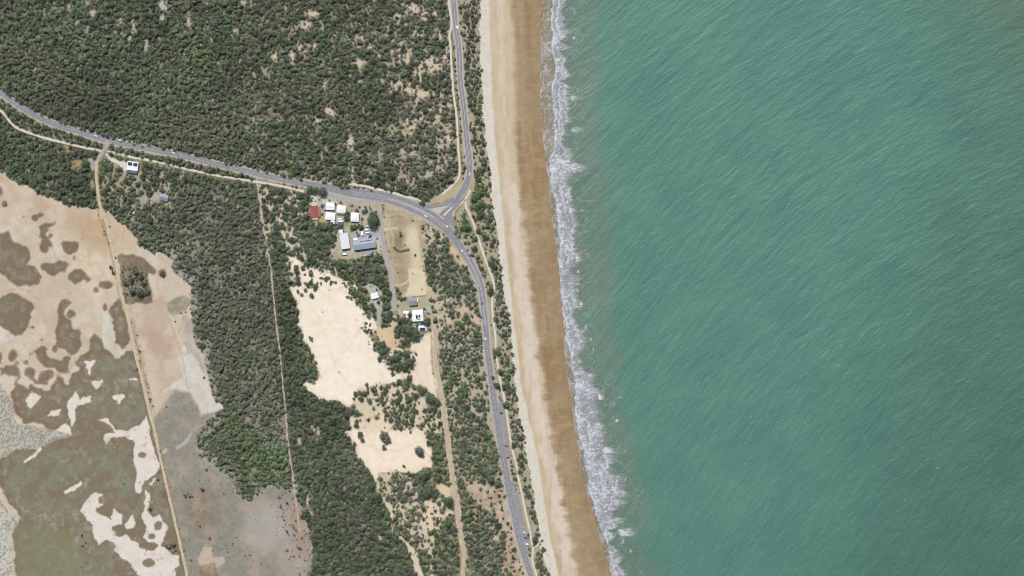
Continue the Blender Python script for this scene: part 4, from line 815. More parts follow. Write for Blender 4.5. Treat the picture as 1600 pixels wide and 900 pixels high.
# painted markings: one sheet of paint
pm = MB(); Zp = .125
def bar(x_, y_, l, wd_, a, z=Zp):
    c, s = math.cos(a), math.sin(a)
    pm.face([(x_ + i * l / 2 * c - j * wd_ / 2 * s, y_ + i * l / 2 * s + j * wd_ / 2 * c, z) for (i, j) in ((-1, -1), (1, -1), (1, 1), (-1, 1))])
def line(pts, off, wd_, dash=None, t0=0, t1=1):
    P = crm(pts, 10); P = np.stack([P[:, 0] - 800, 450 - P[:, 1]], 1); d = np.gradient(P, axis=0); d /= np.linalg.norm(d, axis=1)[:, None]
    Q = P + np.stack([-d[:, 1], d[:, 0]], 1) * (np.asarray(off).reshape(-1, 1) if not np.isscalar(off) else off)
    al = np.r_[0, np.cumsum(np.linalg.norm(np.diff(Q, axis=0), axis=1))]; T = al[-1]; s = t0 * T
    step = dash[0] + dash[1] if dash else 4.0; ln_ = dash[0] if dash else 4.02
    while s < t1 * T - ln_:
        a = [np.interp(s, al, Q[:, k]) for k in (0, 1)]; b = [np.interp(s + ln_, al, Q[:, k]) for k in (0, 1)]
        bar((a[0] + b[0]) / 2, (a[1] + b[1]) / 2, ln_, wd_, math.atan2(b[1] - a[1], b[0] - a[0])); s += step
line(west_road[:19], 0, .3, (3, 6)); line(west_road[29:], .0, .3, (3, 6)); line(north_road[:10], 0, .32)
line(west_road[:19], 4, .14); line(west_road[:19], -4, .14); line(west_road[29:36], 4.1, .14); line(west_road[25:], -4.4, .16)
line(north_road[:11], 3.9, .22); line(north_road[:11], -3.9, .22)
line(west_road[19:24], 1.6, .3); line(west_road[19:24], -2.2, .3); line(west_road[25:31], 1.0, .3); line(west_road[25:31], -1.0, .3)
hatch = crm([(607, 311), (633, 318.5), (655, 328), (668, 334.5), (679, 340.5)], 8); hd = np.r_[0, np.cumsum(np.linalg.norm(np.diff(hatch, axis=0), axis=1))]
for s in np.arange(2, hd[-1], 4.3):
    bar(np.interp(s, hd, hatch[:, 0]) - 800, 450 - np.interp(s, hd, hatch[:, 1]), 3.8, .9, rad(-62))
hatch = crm([(724, 391), (734, 408), (743, 430), (749, 450)], 8); hd = np.r_[0, np.cumsum(np.linalg.norm(np.diff(hatch, axis=0), axis=1))]
for s in np.arange(1, hd[-1], 4.6):
    bar(np.interp(s, hd, hatch[:, 0]) - 800, 450 - np.interp(s, hd, hatch[:, 1]), 2.0, .7, rad(-25))
for k in range(24): bar(783.5 + k * .36 - 800, 450 - (634 + k * 3.0), 5.0, .16, rad(-18))
for k in range(34): bar(802.5 + k * .66 - 800, 450 - (761 + k * 3.0), 5.0, .16, rad(-18))
mk_ = link('road_marking', pm.mesh('road_marking', M_paint)); tag(mk_, kind='structure'); strip_up(mk_)

# ------------------------------------------------------------------ trees
def crown_np(r, h, ntri, seed, leaf=1.3, lobes=7, base=.8):
    g_ = np.random.default_rng(seed)
    k = np.arange(lobes)
    ang = k * 2.4 + g_.uniform(0, .8, lobes); rr = r * .62 * np.sqrt((k + .3) / lobes) * g_.uniform(.75, 1.15, lobes)
    lc = np.stack([rr * np.cos(ang), rr * np.sin(ang), h * (.62 + .16 * g_.uniform(-1, 1, lobes)) - .25 * h * (rr / r) ** 2], 1)
    lr = r * g_.uniform(.34, .55, lobes)
    li = g_.integers(0, lobes, ntri)
    d = g_.normal(size=(ntri, 3)); d[:, 2] = np.abs(d[:, 2]) * 1.1 - .25; d /= np.linalg.norm(d, axis=1)[:, None]
    sc = lr[li][:, None] * g_.uniform(.6, 1.06, (ntri, 1)); p = lc[li] + d * sc * np.array([1, 1, .8])
    nrm = d * .9 + g_.normal(size=(ntri, 3)) * .45 + np.array([0, 0, .35]); nrm /= np.linalg.norm(nrm, axis=1)[:, None]
    a = np.cross(nrm, g_.normal(size=(ntri, 3))); a /= np.linalg.norm(a, axis=1)[:, None]; b = np.cross(nrm, a)
    L = leaf * g_.uniform(.6, 1.25, (ntri, 1))
    v = np.stack([p + a * L * .62, p - a * L * .31 + b * L * .54, p - a * L * .31 - b * L * .54], 1)
    v[:, :, 2] = np.maximum(v[:, :, 2], .15)
    bright = (g_.uniform(.7, 1.3, (lobes,))[li] * g_.uniform(.7, 1.3, ntri))[:, None] * np.ones((1, 3))
    tw = g_.random(ntri) < .11; bright[tw] *= np.array([1.9, 1.75, 2.1])          # bare pale twigs
    return v.reshape(-1, 3), np.repeat(bright, 3, axis=0)
def trunk_mesh(name, h, r, seed):
    q = random.Random(seed); m = MB(); m.tube((0, 0, -.5), (.1, .05, h * .45), r, r * .7)
    for k in range(4):
        a = k * 1.6 + q.random(); m.tube((.1, .05, h * .42), (math.cos(a) * h * .28, math.sin(a) * h * .28, h * (.62 + .1 * q.random())), r * .5, r * .18, 5)
    return m.mesh(name, M_bark)
CLS = [(1.5, 1.9, 34, .9, 3), (2.6, 3.8, 76, 1.1, 5), (3.8, 6.2, 140, 1.2, 7), (5.4, 8.0, 260, 1.35, 9), (8.5, 10, 620, 1.5, 14)]
TEM = [[crown_np(r, h, n, 100 * ci + k, lf, lb) for k in range(6)] for ci, (r, h, n, lf, lb) in enumerate(CLS)]
def cls_of(r):
    return int(np.argmin([abs(math.log(r / c[0])) for c in CLS]))
# scatter
trees = []     # px, py, r, tint
def nearby(px_, py_): return samp(TREE, px_, py_), samp(TINT, px_, py_), samp(RS, px_, py_)
hand = []
def hand_add(f, lst, scale_):
    for q in lst:
        (u, v), = f([q[:2]]); hand.append((u, v, q[2], q[3] if len(q) > 3 else 'd'))
hand_add(v1, [(852, 352, 7.4), (835, 400, 7.8), (868, 410, 7.6), (848, 458, 7.6), (335, 170, 2), (690, 250, 2.4), (480, 205, 1.8), (760, 250, 2.2), (270, 250, 2), (255, 70, 7.2), (170, 60, 6), (110, 40, 6), (540, 375, 5), (548, 325, 4), (600, 490, 4.6), (640, 480, 4), (700, 480, 4.8), (660, 290, 3), (740, 300, 3.6), (770, 285, 3.4), (400, 215, 2.6), (720, 390, 2.6), (250, 330, 2.4), (880, 300, 2.2), (60, 360, 5), (600, 230, 2.4, 'g'), (820, 270, 2.2, 'g'), (655, 548, 2.2), (420, 500, 2), (895, 620, 2)], 1)
hand_add(v3, [(600, 540, 3.4), (560, 600, 4), (600, 640, 3.6), (480, 600, 4), (500, 350, 3.6), (540, 345, 3), (620, 620, 3), (690, 650, 3.4), (790, 640, 4.6), (820, 590, 3.6), (775, 470, 2.4), (900, 600, 4), (460, 430, 2.4), (470, 680, 4.6), (465, 760, 4.4), (440, 720, 3.6), (235, 385, 3), (215, 240, 2), (740, 630, 2.6), (820, 520, 2), (875, 500, 2.2)], 1)
hand_add(v4, [(300, 575, 4.2), (800, 800, 6.6, 'b'), (830, 860, 7.2, 'b'), (770, 860, 5.6, 'b'), (780, 740, 3.6, 'b'), (790, 30, 1.9), (787, 110, 1.9), (788, 190, 2), (775, 240, 1.8), (775, 290, 1.9), (905, 40, 2.4), (715, 790, 2)], 1)
hand_add(c6, [(330, 385, 4), (345, 425, 5), (360, 485, 4.2), (370, 515, 3.4), (367, 552, 4.6), (328, 515, 3.8), (347, 318, 3), (335, 305, 2), (348, 45, 4), (285, 40, 3), (262, 20, 3), (310, 10, 3), (572, 55, 2.6), (790, 350, 6.4), (788, 395, 6.2), (774, 440, 4.6), (742, 382, 3), (853, 532, 3.6), (825, 505, 1.8), (706, 350, 1.5), (895, 585, 4.2), (862, 600, 3.4), (957, 562, 4.8), (950, 600, 3.4), (1035, 635, 8), (735, 628, 5), (692, 605, 3.2), (622, 660, 4), (612, 690, 2.6), (657, 688, 4.6), (608, 740, 3.6), (630, 775, 5), (628, 830, 4), (627, 858, 4), (1090, 690, 8.4), (1130, 712, 6), (1080, 660, 3.5), (885, 262, 6.4), (882, 295, 4.6), (940, 335, 6.6), (1000, 290, 8.4), (955, 262, 7.6), (925, 215, 5), (900, 205, 5.4), (1075, 208, 5), (1120, 200, 4), (1222, 185, 2.4), (1505, 395, 7), (1490, 430, 3), (1528, 520, 4.6), (1480, 555, 3.6), (1505, 605, 5), (1555, 612, 5.2), (1562, 725, 5.2), (1405, 180, 2.4), (1465, 15, 6), (1500, 190, 5.4), (1210, 500, 4.8), (880, 440, 7.6), (940, 410, 7), (930, 480, 8), (875, 490, 6.4), (960, 460, 6.6), (850, 440, 5.4), (790, 230, 4), (795, 60, 5.4), (830, 30, 5.4), (820, 110, 6), (835, 160, 5.6), (810, 190, 5.4), (765, 85, 2.6), (910, 65, 2.8), (860, 190, 2.6)], 1)
hand_add(c8, [(650, 12, 5), (665, 45, 4), (615, 72, 3.4), (800, 20, 7.6, 'g'), (820, 50, 6, 'g'), (800, 95, 4.4, 'g'), (1022, 115, 7.6, 'g'), (1035, 145, 4.2, 'g'), (1112, 158, 5), (1075, 75, 3), (1050, 262, 9), (1040, 310, 5.6), (1132, 280, 7.8), (1090, 365, 9), (1065, 395, 6), (1120, 395, 6), (1200, 430, 8.4), (1215, 455, 5), (990, 318, 4.4), (960, 265, 3.2), (982, 265, 3.2), (878, 260, 3.2), (1120, 490, 3), (1047, 540, 3.2), (1068, 530, 2.2), (1150, 450, 2), (1155, 500, 1.8), (1155, 540, 2.4), (1045, 470, 5), (820, 420, 3.6), (1200, 570, 8.4), (1225, 600, 6), (755, 400, 7.6), (725, 330, 7), (1470, 300, 5.4), (1510, 320, 6), (860, 275, 4.6), (1500, 740, 1.8), (1075, 605, 2), (1115, 580, 1.8)], 1)
hand_add(c4, [(285, 705, 4.4), (330, 712, 5), (305, 815, 2.4), (255, 795, 5), (370, 890, 5.4), (435, 840, 3.6), (465, 870, 2.6), (485, 800, 4), (440, 770, 3), (780, 640, 1.5), (665, 520, 3), (905, 570, 2.6), (902, 552, 2.2), (980, 478, 1.8), (1300, 770, 4.4), (1390, 540, 4.4), (1370, 590, 4.6), (1365, 650, 5), (1440, 580, 5), (1400, 440, 6), (1400, 300, 6.4, 'b'), (1395, 380, 6, 'b'), (1385, 195, 5.6), (120, 600, 7), (150, 640, 7), (110, 680, 6), (175, 520, 4)], 1)
hand_add(c7, [(1290, 235, 2.4), (1265, 355, 3.4), (1150, 390, 1.8), (1160, 405, 2), (1185, 405, 2.2), (1205, 405, 1.7), (1145, 275, 1.3), (1180, 322, 1.3), (1250, 588, 1.9), (1310, 665, 2), (990, 298, 2.4), (778, 322, 1.6), (512, 645, 2), (535, 690, 2), (515, 710, 2), (930, 435, 1.5), (940, 480, 3.2), (515, 645, 1.4), (690, 540, 1.6), (1180, 520, 1.2), (1410, 705, 1.4), (1425, 750, 1.3), (1530, 770, 1.5), (1560, 770, 1.4), (1030, 235, 1.5), (1000, 120, 1.6), (1195, 800, 2.2), (1150, 740, 1.8), (505, 840, 1.3), (540, 815, 1.3), (850, 875, 1.6), (915, 740, 1.5), (1050, 705, 5, 'g'), (1085, 700, 4, 'g')], 1)
hand_add(c3, [(685, 515, 1.6), (680, 620, 1.6), (722, 708, 2), (695, 770, 3.4), (708, 800, 3), (745, 480, 2), (850, 800, 5.6), (880, 830, 5), (820, 850, 5), (900, 870, 4.6), (790, 870, 4), (1015, 808, 4.6, 'g'), (35, 375, 2.4, 'g'), (465, 60, 4.6), (600, 50, 4), (590, 85, 3), (535, 120, 6), (690, 60, 4)], 1)
hand_add(c5, [(830, 20, 6), (880, 30, 6.6), (920, 20, 5), (1040, 740, 1.8), (855, 505, 2), (1130, 155, 1.6), (1190, 130, 1.6), (1160, 150, 1.5), (1095, 210, 1.6), (1300, 520, 2.6), (1320, 570, 2.6), (1275, 560, 2.2)], 1)
hand_add(v7, [(595, 518, 1.9), (605, 578, 1.8), (625, 150, 3.2), (650, 320, 4.6, 'o'), (720, 430, 3.6), (780, 530, 3.4), (830, 750, 4), (700, 150, 3), (330, 500, 4), (240, 440, 6), (130, 450, 5)], 1)
hand_add(v6, [(455, 290, 4.8), (345, 30, 3.6), (435, 40, 4.4), (565, 130, 3.6), (600, 215, 2.8), (575, 365, 3.2), (545, 590, 3.4), (620, 720, 3.6), (560, 850, 5), (655, 870, 3.6), (600, 520, 3)], 1)
hand_add(v8, [(680, 370, 5), (720, 240, 2.6), (740, 310, 3), (700, 430, 2.4), (775, 590, 2.4), (765, 780, 4.6), (800, 520, 4), (785, 400, 2.4), (840, 800, 2.6), (870, 860, 3.4), (605, 500, 1.8), (375, 620, 2.6), (345, 445, 2), (315, 475, 2), (135, 540, 2.4), (485, 765, 1.6), (850, 600, 1), (890, 790, 1)], 1)
for (u, v, r, k) in hand:
    r *= 1.14 if r > 2.4 else 1
    tn = np.array({'d': DEEP, 'g': GREY, 'b': BRIGHT, 'o': OLIVE}[k]) * rng.uniform(.85, 1.15); trees.append((u, v, r * rng.uniform(.95, 1.05), *tn, 1))
hp_ = np.array([(t[0], t[1], t[2]) for t in trees])
def far_from_hand(u, v, k=.8):
    ok = np.ones(len(u), bool)
    for (a, b, r) in hp_: ok &= (np.hypot(u - a, v - b) > r * k)
    return ok
def scatter(step, rmin, rmax, pw, dens, seed, cond=None):
    g_ = np.random.default_rng(seed)
    uu, vv = np.meshgrid(np.arange(-70, 880, step), np.arange(-70, 970, step))
    uu[::2] += step / 2; u = (uu + g_.uniform(-.55, .55, uu.shape) * step).ravel(); v = (vv + g_.uniform(-.55, .55, vv.shape) * step).ravel()
    D_, T_, R__ = nearby(u, v)
    ok = (g_.random(len(u)) < D_ * dens)
    if cond is not None: ok &= cond(u, v, D_)
    ok &= far_from_hand(u, v)
    u, v, T_, R__ = u[ok], v[ok], T_[ok], R__[ok]
    r = (rmin + (rmax - rmin) * g_.random(len(u)) ** pw) * R__
    # keep crowns off bare places: shrink where the neighbourhood is clear
    for k in range(6):
        a = k * math.pi / 3; far = samp(TREE, u + r * .85 * np.cos(a), v + r * .85 * np.sin(a)); r = np.where(far < .1, r * .9, r)
    # colour: patchy mixture of greener, greyer and paler crowns
    mixn = fbm(u, v, 17, 3, seed + 3); gfac = np.clip(g_.normal(0, .26, len(u)) + mixn * .35, -.6, .8)
    G_ = np.array(GREY) * 1.1; Br = np.array((.075, .135, .052))
    T_ = np.where(gfac[:, None] > 0, T_ * (1 - gfac[:, None]) + G_ * gfac[:, None], T_ * (1 + gfac[:, None]) + Br * -gfac[:, None])
    T_ = T_ * np.exp(g_.normal(0, .24, (len(u), 1))) * (1 + .22 * fbm(u, v, 60, 3, 77)[:, None])
    for i in range(len(u)): trees.append((u[i], v[i], max(r[i], .8), T_[i, 0], T_[i, 1], T_[i, 2], 0))
scatter(4.8, 2.4, 5.4, 2.1, 1.0, 301)
scatter(3.6, 1.2, 2.4, 1.5, .55, 302)                       # understorey and small shrubs filling the gaps
TR = np.array(trees); print('trees', len(TR))
inv = (TR[:, 0] > 2) & (TR[:, 0] < 1598) & (TR[:, 1] > 2) & (TR[:, 1] < 898)
order = np.argsort(-(TR[:, 2] + 3 * TR[:, 6]) * inv)
is_tree = TR[:, 2] >= 3.1
ind_tree = [i for i in order if is_tree[i] and inv[i]][:300]
ind_shrub = [i for i in order if (not is_tree[i]) and inv[i]][:300]
ind = set(ind_tree) | set(ind_shrub)
# the rest as one mass per kind
def mass(name, idx, label):
    Vs, Cs = [], []
    g_ = np.random.default_rng(5)
    byk = {}
    for i in idx: byk.setdefault((cls_of(TR[i, 2]), int(g_.integers(0, 6))), []).append(i)
    for (ci, k), L in byk.items():
        tv, tb = TEM[ci][k]; L = np.array(L); s = TR[L, 2] / CLS[ci][0]; a = g_.uniform(0, 6.28, len(L))
        gz = samp(H, TR[L, 0], TR[L, 1])
        x = tv[None, :, 0] * np.cos(a)[:, None] - tv[None, :, 1] * np.sin(a)[:, None]; y = tv[None, :, 0] * np.sin(a)[:, None] + tv[None, :, 1] * np.cos(a)[:, None]
        hz = s * g_.uniform(.85, 1.2, len(L))
        v_ = np.stack([x * s[:, None] + (TR[L, 0] - 800)[:, None], y * s[:, None] + (450 - TR[L, 1])[:, None], tv[None, :, 2] * hz[:, None] + gz[:, None]], -1)
        Vs.append(v_.reshape(-1, 3)); Cs.append((TR[L, 3:6][:, None, :] * tb[None, :, :]).reshape(-1, 3))
    Vs = np.vstack(Vs); Cs = np.vstack(Cs); print(name, len(Vs) // 3)
    o = link(name, mesh_np(name, Vs, np.arange(len(Vs)).reshape(-1, 3), [M_leaf], Cs)); tag(o, label, kind='stuff'); return o
mass('forest', [i for i in range(len(TR)) if i not in ind and is_tree[i]], 'closely packed grey green and dark green tree crowns of the coastal woodland')
mass('scrub', [i for i in range(len(TR)) if i not in ind and not is_tree[i]], 'low shrubs filling the gaps between the trees')
# individuals
crown_me = {}; trunk_me = {}
for ci, (r, h, n, lf, lb) in enumerate(CLS):
    for k in range(6):
        tv, tb = TEM[ci][k]
        crown_me[ci, k] = mesh_np('crown', tv, np.arange(len(tv)).reshape(-1, 3), [M_leaf], tb)
    trunk_me[ci] = trunk_mesh('trunk', h, r * .06 + .05, ci)
def zone(u, v):
    if u > XE(v) - 30 and v < 330: return 'on the dune strip above the junction', 'plants on the northern dune strip'
    if u > np.interp(v, [300, 355, 400, 450, 560, 640, 700, 800, 900], [712, 702, 722, 745, 762, 772, 784, 804, 830]) + 6: return 'between the coast road and the beach', 'plants between coast road and beach'
    if u > 480 and 285 < v < 405 and u < 608: return 'among the roadside houses', 'trees round the roadside houses'
    if u > 604 and 318 < v < 520 and u < 672: return 'by the bare field and its sheds', 'trees by the bare field'
    if FT[int(v - GY0), int(u - GX0)]: return 'on the salt flats', 'plants dotted over the salt flats'
    wy = np.interp(u, [0, 150, 300, 500, 600, 700], [145, 213, 247, 291, 308, 330])
    if v < wy and u < 716: return 'in the forest north of the road', 'trees of the northern forest'
    if u < 156: return 'in the wood above the salt flats', 'trees of the western wood'
    if u < 300 and v < 360: return 'round the sheds by the west road', 'trees round the western sheds'
    if u < np.interp(v, [275, 450, 640, 780], [400, 426, 446, 463]): return 'in the grey woodland', 'trees of the grey woodland'
    if v < 650 and u > 470 and u < 690: return 'around the large sand clearing', 'trees round the large sand clearing'
    if v >= 650 and u > 545 and u < 700: return 'around the lower sand clearing', 'trees round the lower sand clearing'
    if u >= 664: return 'in the scrub west of the coast road', 'trees in the scrub west of the coast road'
    return 'in the wood right of the thin track', 'trees right of the thin track'
LM = [(489, 331, 'the red roofed house'), (539, 377, 'the long white shed'), (570, 381, 'the wide workshop'), (555, 339, 'the bright white hipped house'), (516, 322, 'the white house with blue side roof'), (532, 351, 'the navy carport'),
      (207, 262, 'the solar panelled shed'), (257, 309, 'the lone grey roofed house'), (215, 319, 'the tiny navy shed'), (586, 462, 'the sandy driveway shed'), (645, 471, 'the ribbed grey shed'), (653, 493, 'the large solar panelled house'), (660, 513, 'the shed below the solar house'),
      (684, 328, 'the junction traffic island'), (727, 312, 'the footpath fork at the junction'), (160, 238, 'the west road turnoff'), (627, 368, 'the green mound'), (650, 440, 'the bare field foot'), (591, 318, 'the side street mouth'), (655, 311, 'the pale verge path end'),
      (703, 5, 'the top end of the northern road'), (702, 55, 'the kink in the northern footpath'), (650, 140, 'the pale sand patch near the northern road'), (640, 20, 'the top sand patch in the forest'), (718, 265, 'the bend of the northern footpath'), (734, 262, 'the northern road bend'),
      (255, 12, 'the bare grey gap in the top forest'), (187, 30, 'the pale slit in the top left forest'), (30, 15, 'the top left corner'), (30, 165, 'the left end of the west road'), (120, 100, 'the middle of the left forest'), (330, 130, 'the middle of the northern forest'), (480, 120, 'the thin patch in the northern forest'), (420, 30, 'the top middle forest'), (560, 220, 'the right hand forest'), (400, 270, 'the west road midpoint'),
      (60, 250, 'the wood above the salt flats'), (155, 330, 'the gate where the dirt track leaves the wood'), (208, 425, 'the bushy islet beside the dirt track'), (330, 420, 'the upper grey woodland'), (360, 520, 'the middle of the grey woodland'), (405, 600, 'the lower grey woodland'), (335, 690, 'the left tip of the bright green patch'), (430, 720, 'the bright green patch'),
      (408, 320, 'the top of the thin track'), (430, 480, 'the middle of the thin track'), (450, 690, 'the foot of the thin track'), (478, 430, 'the top of the large sand clearing'), (520, 540, 'the middle of the large sand clearing'), (540, 610, 'the foot of the large sand clearing'), (612, 530, 'the orange dirt patch'), (670, 560, 'the sandy lane right of the round grove'), (627, 564, 'the round grove'),
      (610, 710, 'the lower sand clearing'), (605, 645, 'the sandy neck between the clearings'), (690, 640, 'the eroded track middle'), (712, 775, 'the lower eroded track'), (724, 880, 'the eroded track foot'), (640, 860, 'the curving sand path'), (560, 840, 'the lower middle wood'), (500, 800, 'the wood left of the lower clearing'), (690, 440, 'the scrub right of the bare field'), (730, 490, 'the scrub left of the coast road'), (735, 600, 'the scrub beside the eroded track'), (755, 780, 'the reddish ground by the coast road'), (745, 870, 'the bottom scrub by the coast road'),
      (783, 640, 'the upper parking bay'), (810, 790, 'the lower parking bay'), (833, 853, 'the beach path fork'), (812, 652, 'the small beach access'), (775, 550, 'the beach footpath midpoint'), (769, 470, 'the bend of the beach footpath'), (752, 387, 'the upper beach footpath'), (740, 100, 'the dune strip by the northern road'), (742, 200, 'the dune strip above the road bend'), (765, 330, 'the dune strip beside the junction'), (845, 890, 'the bottom of the dune strip'),
      (292, 776, 'the dark bush cluster on the grey flats'), (316, 764, 'the lone bush on the grey flats'), (340, 850, 'the lower grey flats'), (228, 600, 'the shrub line along the dirt track'), (130, 840, 'the marsh bottom'), (240, 800, 'the white salt pan'), (440, 830, 'the dead grass strip'), (90, 620, 'the marsh middle'), (100, 400, 'the upper marsh patches'), (60, 560, 'the left marsh islands'), (285, 480, 'the grey mud patch')]
DIRS = ['east', 'north east', 'north', 'north west', 'west', 'south west', 'south', 'south east']
ORDW = ['', 'second ', 'third ', 'fourth ', 'fifth ', 'sixth ', 'seventh ', 'eighth ', 'ninth ', 'tenth ', 'eleventh ', 'twelfth ', 'thirteenth ', 'fourteenth ', 'fifteenth ']
LMA = np.array([(q[0], q[1]) for q in LM], float); LABEL = {}; bucket = {}
def look(i):
    r = TR[i, 2]; tn = TR[i, 3:6]; gr = tn[1] / (tn[0] + 1e-6)
    tone = 'bright green' if gr > 1.5 else 'green' if gr > 1.27 else 'olive' if gr > 1.12 else 'grey'
    return ('very large' if r > 7.5 else 'large' if r > 5.2 else 'medium' if r > 4 else 'small' if r > 2 else 'tiny'), tone
for kind_, L in (('tree', ind_tree), ('shrub', ind_shrub)):
    for i in L:
        d = np.hypot(LMA[:, 0] - TR[i, 0], LMA[:, 1] - TR[i, 1]); j = int(np.argmin(d)); a = math.atan2(LMA[j, 1] - TR[i, 1], TR[i, 0] - LMA[j, 0])
        bucket.setdefault((kind_, j, int(round(a / (math.pi / 4))) % 8, look(i)), []).append((d[j], i))
for (kind_, j, dr, (sz, tone)), L in bucket.items():
    L.sort()
    for n_, (d, i) in enumerate(L):
        LABEL[i] = ('%s%s %s %s %s of %s' % (ORDW[min(n_, 14)], sz, tone, kind_, DIRS[dr], LM[j][2]))
def plant(i, kind):
    u, v, r = TR[i, :3]; ci = cls_of(r); tn = TR[i, 3:6]; s = r / CLS[ci][0]; k = random.randrange(6)
    e = bpy.data.objects.new(kind, None); COL.objects.link(e); e.empty_display_size = 1
    e.location = (u - 800, 450 - v, float(samp(H, np.array(u), np.array(v)))); e.rotation_euler.z = random.uniform(0, 6.28); e.scale = (s, s, s * random.uniform(.9, 1.15))
    zt, zg = zone(u, v)
    tag(e, LABEL[i], kind, zg)
    c_ = link('crown', crown_me[ci, k], e); c_.color = (*tn, 1); link('trunk', trunk_me[ci], e)
for i in ind_tree: plant(i, 'tree')
for i in ind_shrub: plant(i, 'shrub')

# ------------------------------------------------------------------ buildings
M_wall = flat_mat('painted_wall', (.55, .53, .48), .1); M_glass = flat_mat('window_glass', (.03, .04, .05), .1, .1, spec=.6)
M_door = flat_mat('door_paint', (.25, .27, .30), .1); M_solar = flat_mat('solar_cell', (.02, .025, .07), .2, .25, s=3, spec=.6); M_dark = flat_mat('dark_void', (.03, .03, .03), .1)
R_white = roof_mat('white_metal_roof', (.62, .62, .63), .06); R_pale = roof_mat('pale_metal_roof', (.50, .51, .54), .08); R_red = roof_mat('red_metal_roof', A(162, 84, 78), .12)
R_grey = roof_mat('grey_metal_roof', A(150, 152, 156), .15); R_blue = roof_mat('blue_grey_roof', A(160, 170, 186), .1); R_terra = roof_mat('terracotta_roof', A(178, 120, 96), .12)
R_dark = roof_mat('dark_metal_roof', A(100, 106, 118), .2); R_lb = roof_mat('light_blue_roof', A(170, 195, 205), .1); R_db = roof_mat('navy_roof', A(50, 66, 96), .15)
def house(name, label, px, py, w_, d_, rot, h, roof, rm, pitch=.16, group=None, cat='house', ridge='x', extras=(), solar=(), over=.6):
    """w_ along local x, d_ along local y, rot in degrees (counter-clockwise as seen in the photo)"""
    e = bpy.data.objects.new(name, None); COL.objects.link(e); e.location = W(px, py, 0); e.rotation_euler.z = rad(rot); tag(e, label, cat, group)
    ww, dd = w_ - 2 * over, d_ - 2 * over
    MB().box(0, 0, h / 2, ww, dd, h).build('wall', M_wall, e)
    nw = max(2, int(ww / 4)); 
    for sgn in (-1, 1):
        for k in range(nw):
            if sgn < 0 and k == 0: continue
            MB().box(-ww / 2 + (k + .5) * ww / nw, sgn * (dd / 2 + .02), h * .55, 1.4, .1, 1.2).build('window', M_glass, e)
    MB().box(-ww / 2 + .5 * ww / nw, -(dd / 2 + .02), 1.05, 1.0, .1, 2.1).build('door', M_door, e)
    a, b = w_ / 2, d_ / 2; m = MB(); rise = pitch * (b if ridge == 'x' else a)
    z0 = h + .02; z1 = z0 + rise; th = .12
    if roof == 'gable':
        if ridge == 'x': P = [(-a, -b, z0), (a, -b, z0), (a, 0, z1), (-a, 0, z1), (a, b, z0), (-a, b, z0)]; q = [(0, 1, 2, 3), (3, 2, 4, 5)]; g2 = [(0, 3, 5), (1, 4, 2)]
        else: P = [(-a, -b, z0), (-a, b, z0), (0, b, z1), (0, -b, z1), (a, b, z0), (a, -b, z0)]; q = [(0, 3, 2, 1), (3, 5, 4, 2)]; g2 = [(0, 5, 3), (1, 2, 4)]
    elif roof == 'hip':
        if w_ >= d_: r_ = a - b * .95; P = [(-a, -b, z0), (a, -b, z0), (a, b, z0), (-a, b, z0), (-r_, 0, z1), (r_, 0, z1)]; q = [(0, 1, 5, 4), (1, 2, 5), (2, 3, 4, 5), (3, 0, 4)]
        else: r_ = b - a * .95; P = [(-a, -b, z0), (a, -b, z0), (a, b, z0), (-a, b, z0), (0, -r_, z1), (0, r_, z1)]; q = [(0, 1, 4), (1, 2, 5, 4), (2, 3, 5), (3, 0, 4, 5)]
        g2 = []
    else:                                            # skillion, high side north
        z1 = z0 + pitch * d_ * .5; P = [(-a, -b, z0), (a, -b, z0), (a, b, z1), (-a, b, z1)]; q = [(0, 1, 2, 3)]; g2 = []
    m.v = list(P); m.f = list(q) + g2
    n = len(P); m.v += [(x, y, z - th) for (x, y, z) in P]; m.f += [tuple(reversed([i + n for i in f])) for f in q]
    # fascia round the eaves
    if roof == 'gable' or roof in ('skillion', 'hip'):
        loop = [0, 1, 2, 3] if roof != 'gable' else ([0, 1, 2, 4, 5, 3] if ridge == 'x' else [0, 3, 5, 4, 2, 1])
        for i in range(len(loop)):
            s_, t_ = loop[i], loop[(i + 1) % len(loop)]; m.f.append((s_, s_ + n, t_ + n, t_))
    ro = m.build('roof', rm, e)
    if roof == 'gable':                              # ridge cap
        if ridge == 'x': MB().box(0, 0, z1 + .05, w_, .5, .1).build('ridge_cap', rm, ro)
        else: MB().box(0, 0, z1 + .05, .5, d_, .1).build('ridge_cap', rm, ro)
    for (sx_, sy_, sw, sd, nx_, ny_) in solar:
        for i in range(nx_):
            for j in range(ny_):
                x_ = sx_ + (i - (nx_ - 1) / 2) * sw / nx_; y_ = sy_ + (j - (ny_ - 1) / 2) * sd / ny_
                yy = y_ if ridge == 'x' or roof != 'gable' else x_
                lim = b if (ridge == 'x' or roof != 'gable') else a
                zz = z0 + (rise * (1 - abs(yy) / lim) if roof != 'skillion' else pitch * d_ * .5 * (y_ + b) / (2 * b)) + .25
                MB().box(x_, y_, zz, sw / nx_ * .93, sd / ny_ * .93, .06).build('solar_panel', M_solar, e)
    for (kind_, x_, y_, sw, sd, hh, mt) in extras:   # lean-to roofs on posts
        pr = MB().box(x_, y_, hh, sw, sd, .12).build(kind_, mt, e)
        for (i, j) in ((-1, -1), (1, -1), (1, 1), (-1, 1)):
            MB().tube((x_ + i * (sw / 2 - .2), y_ + j * (sd / 2 - .2), 0), (x_ + i * (sw / 2 - .2), y_ + j * (sd / 2 - .2), hh - .06), .08, .08).build('post', M_wall, pr)
    return e
HG = 'houses beside the road'
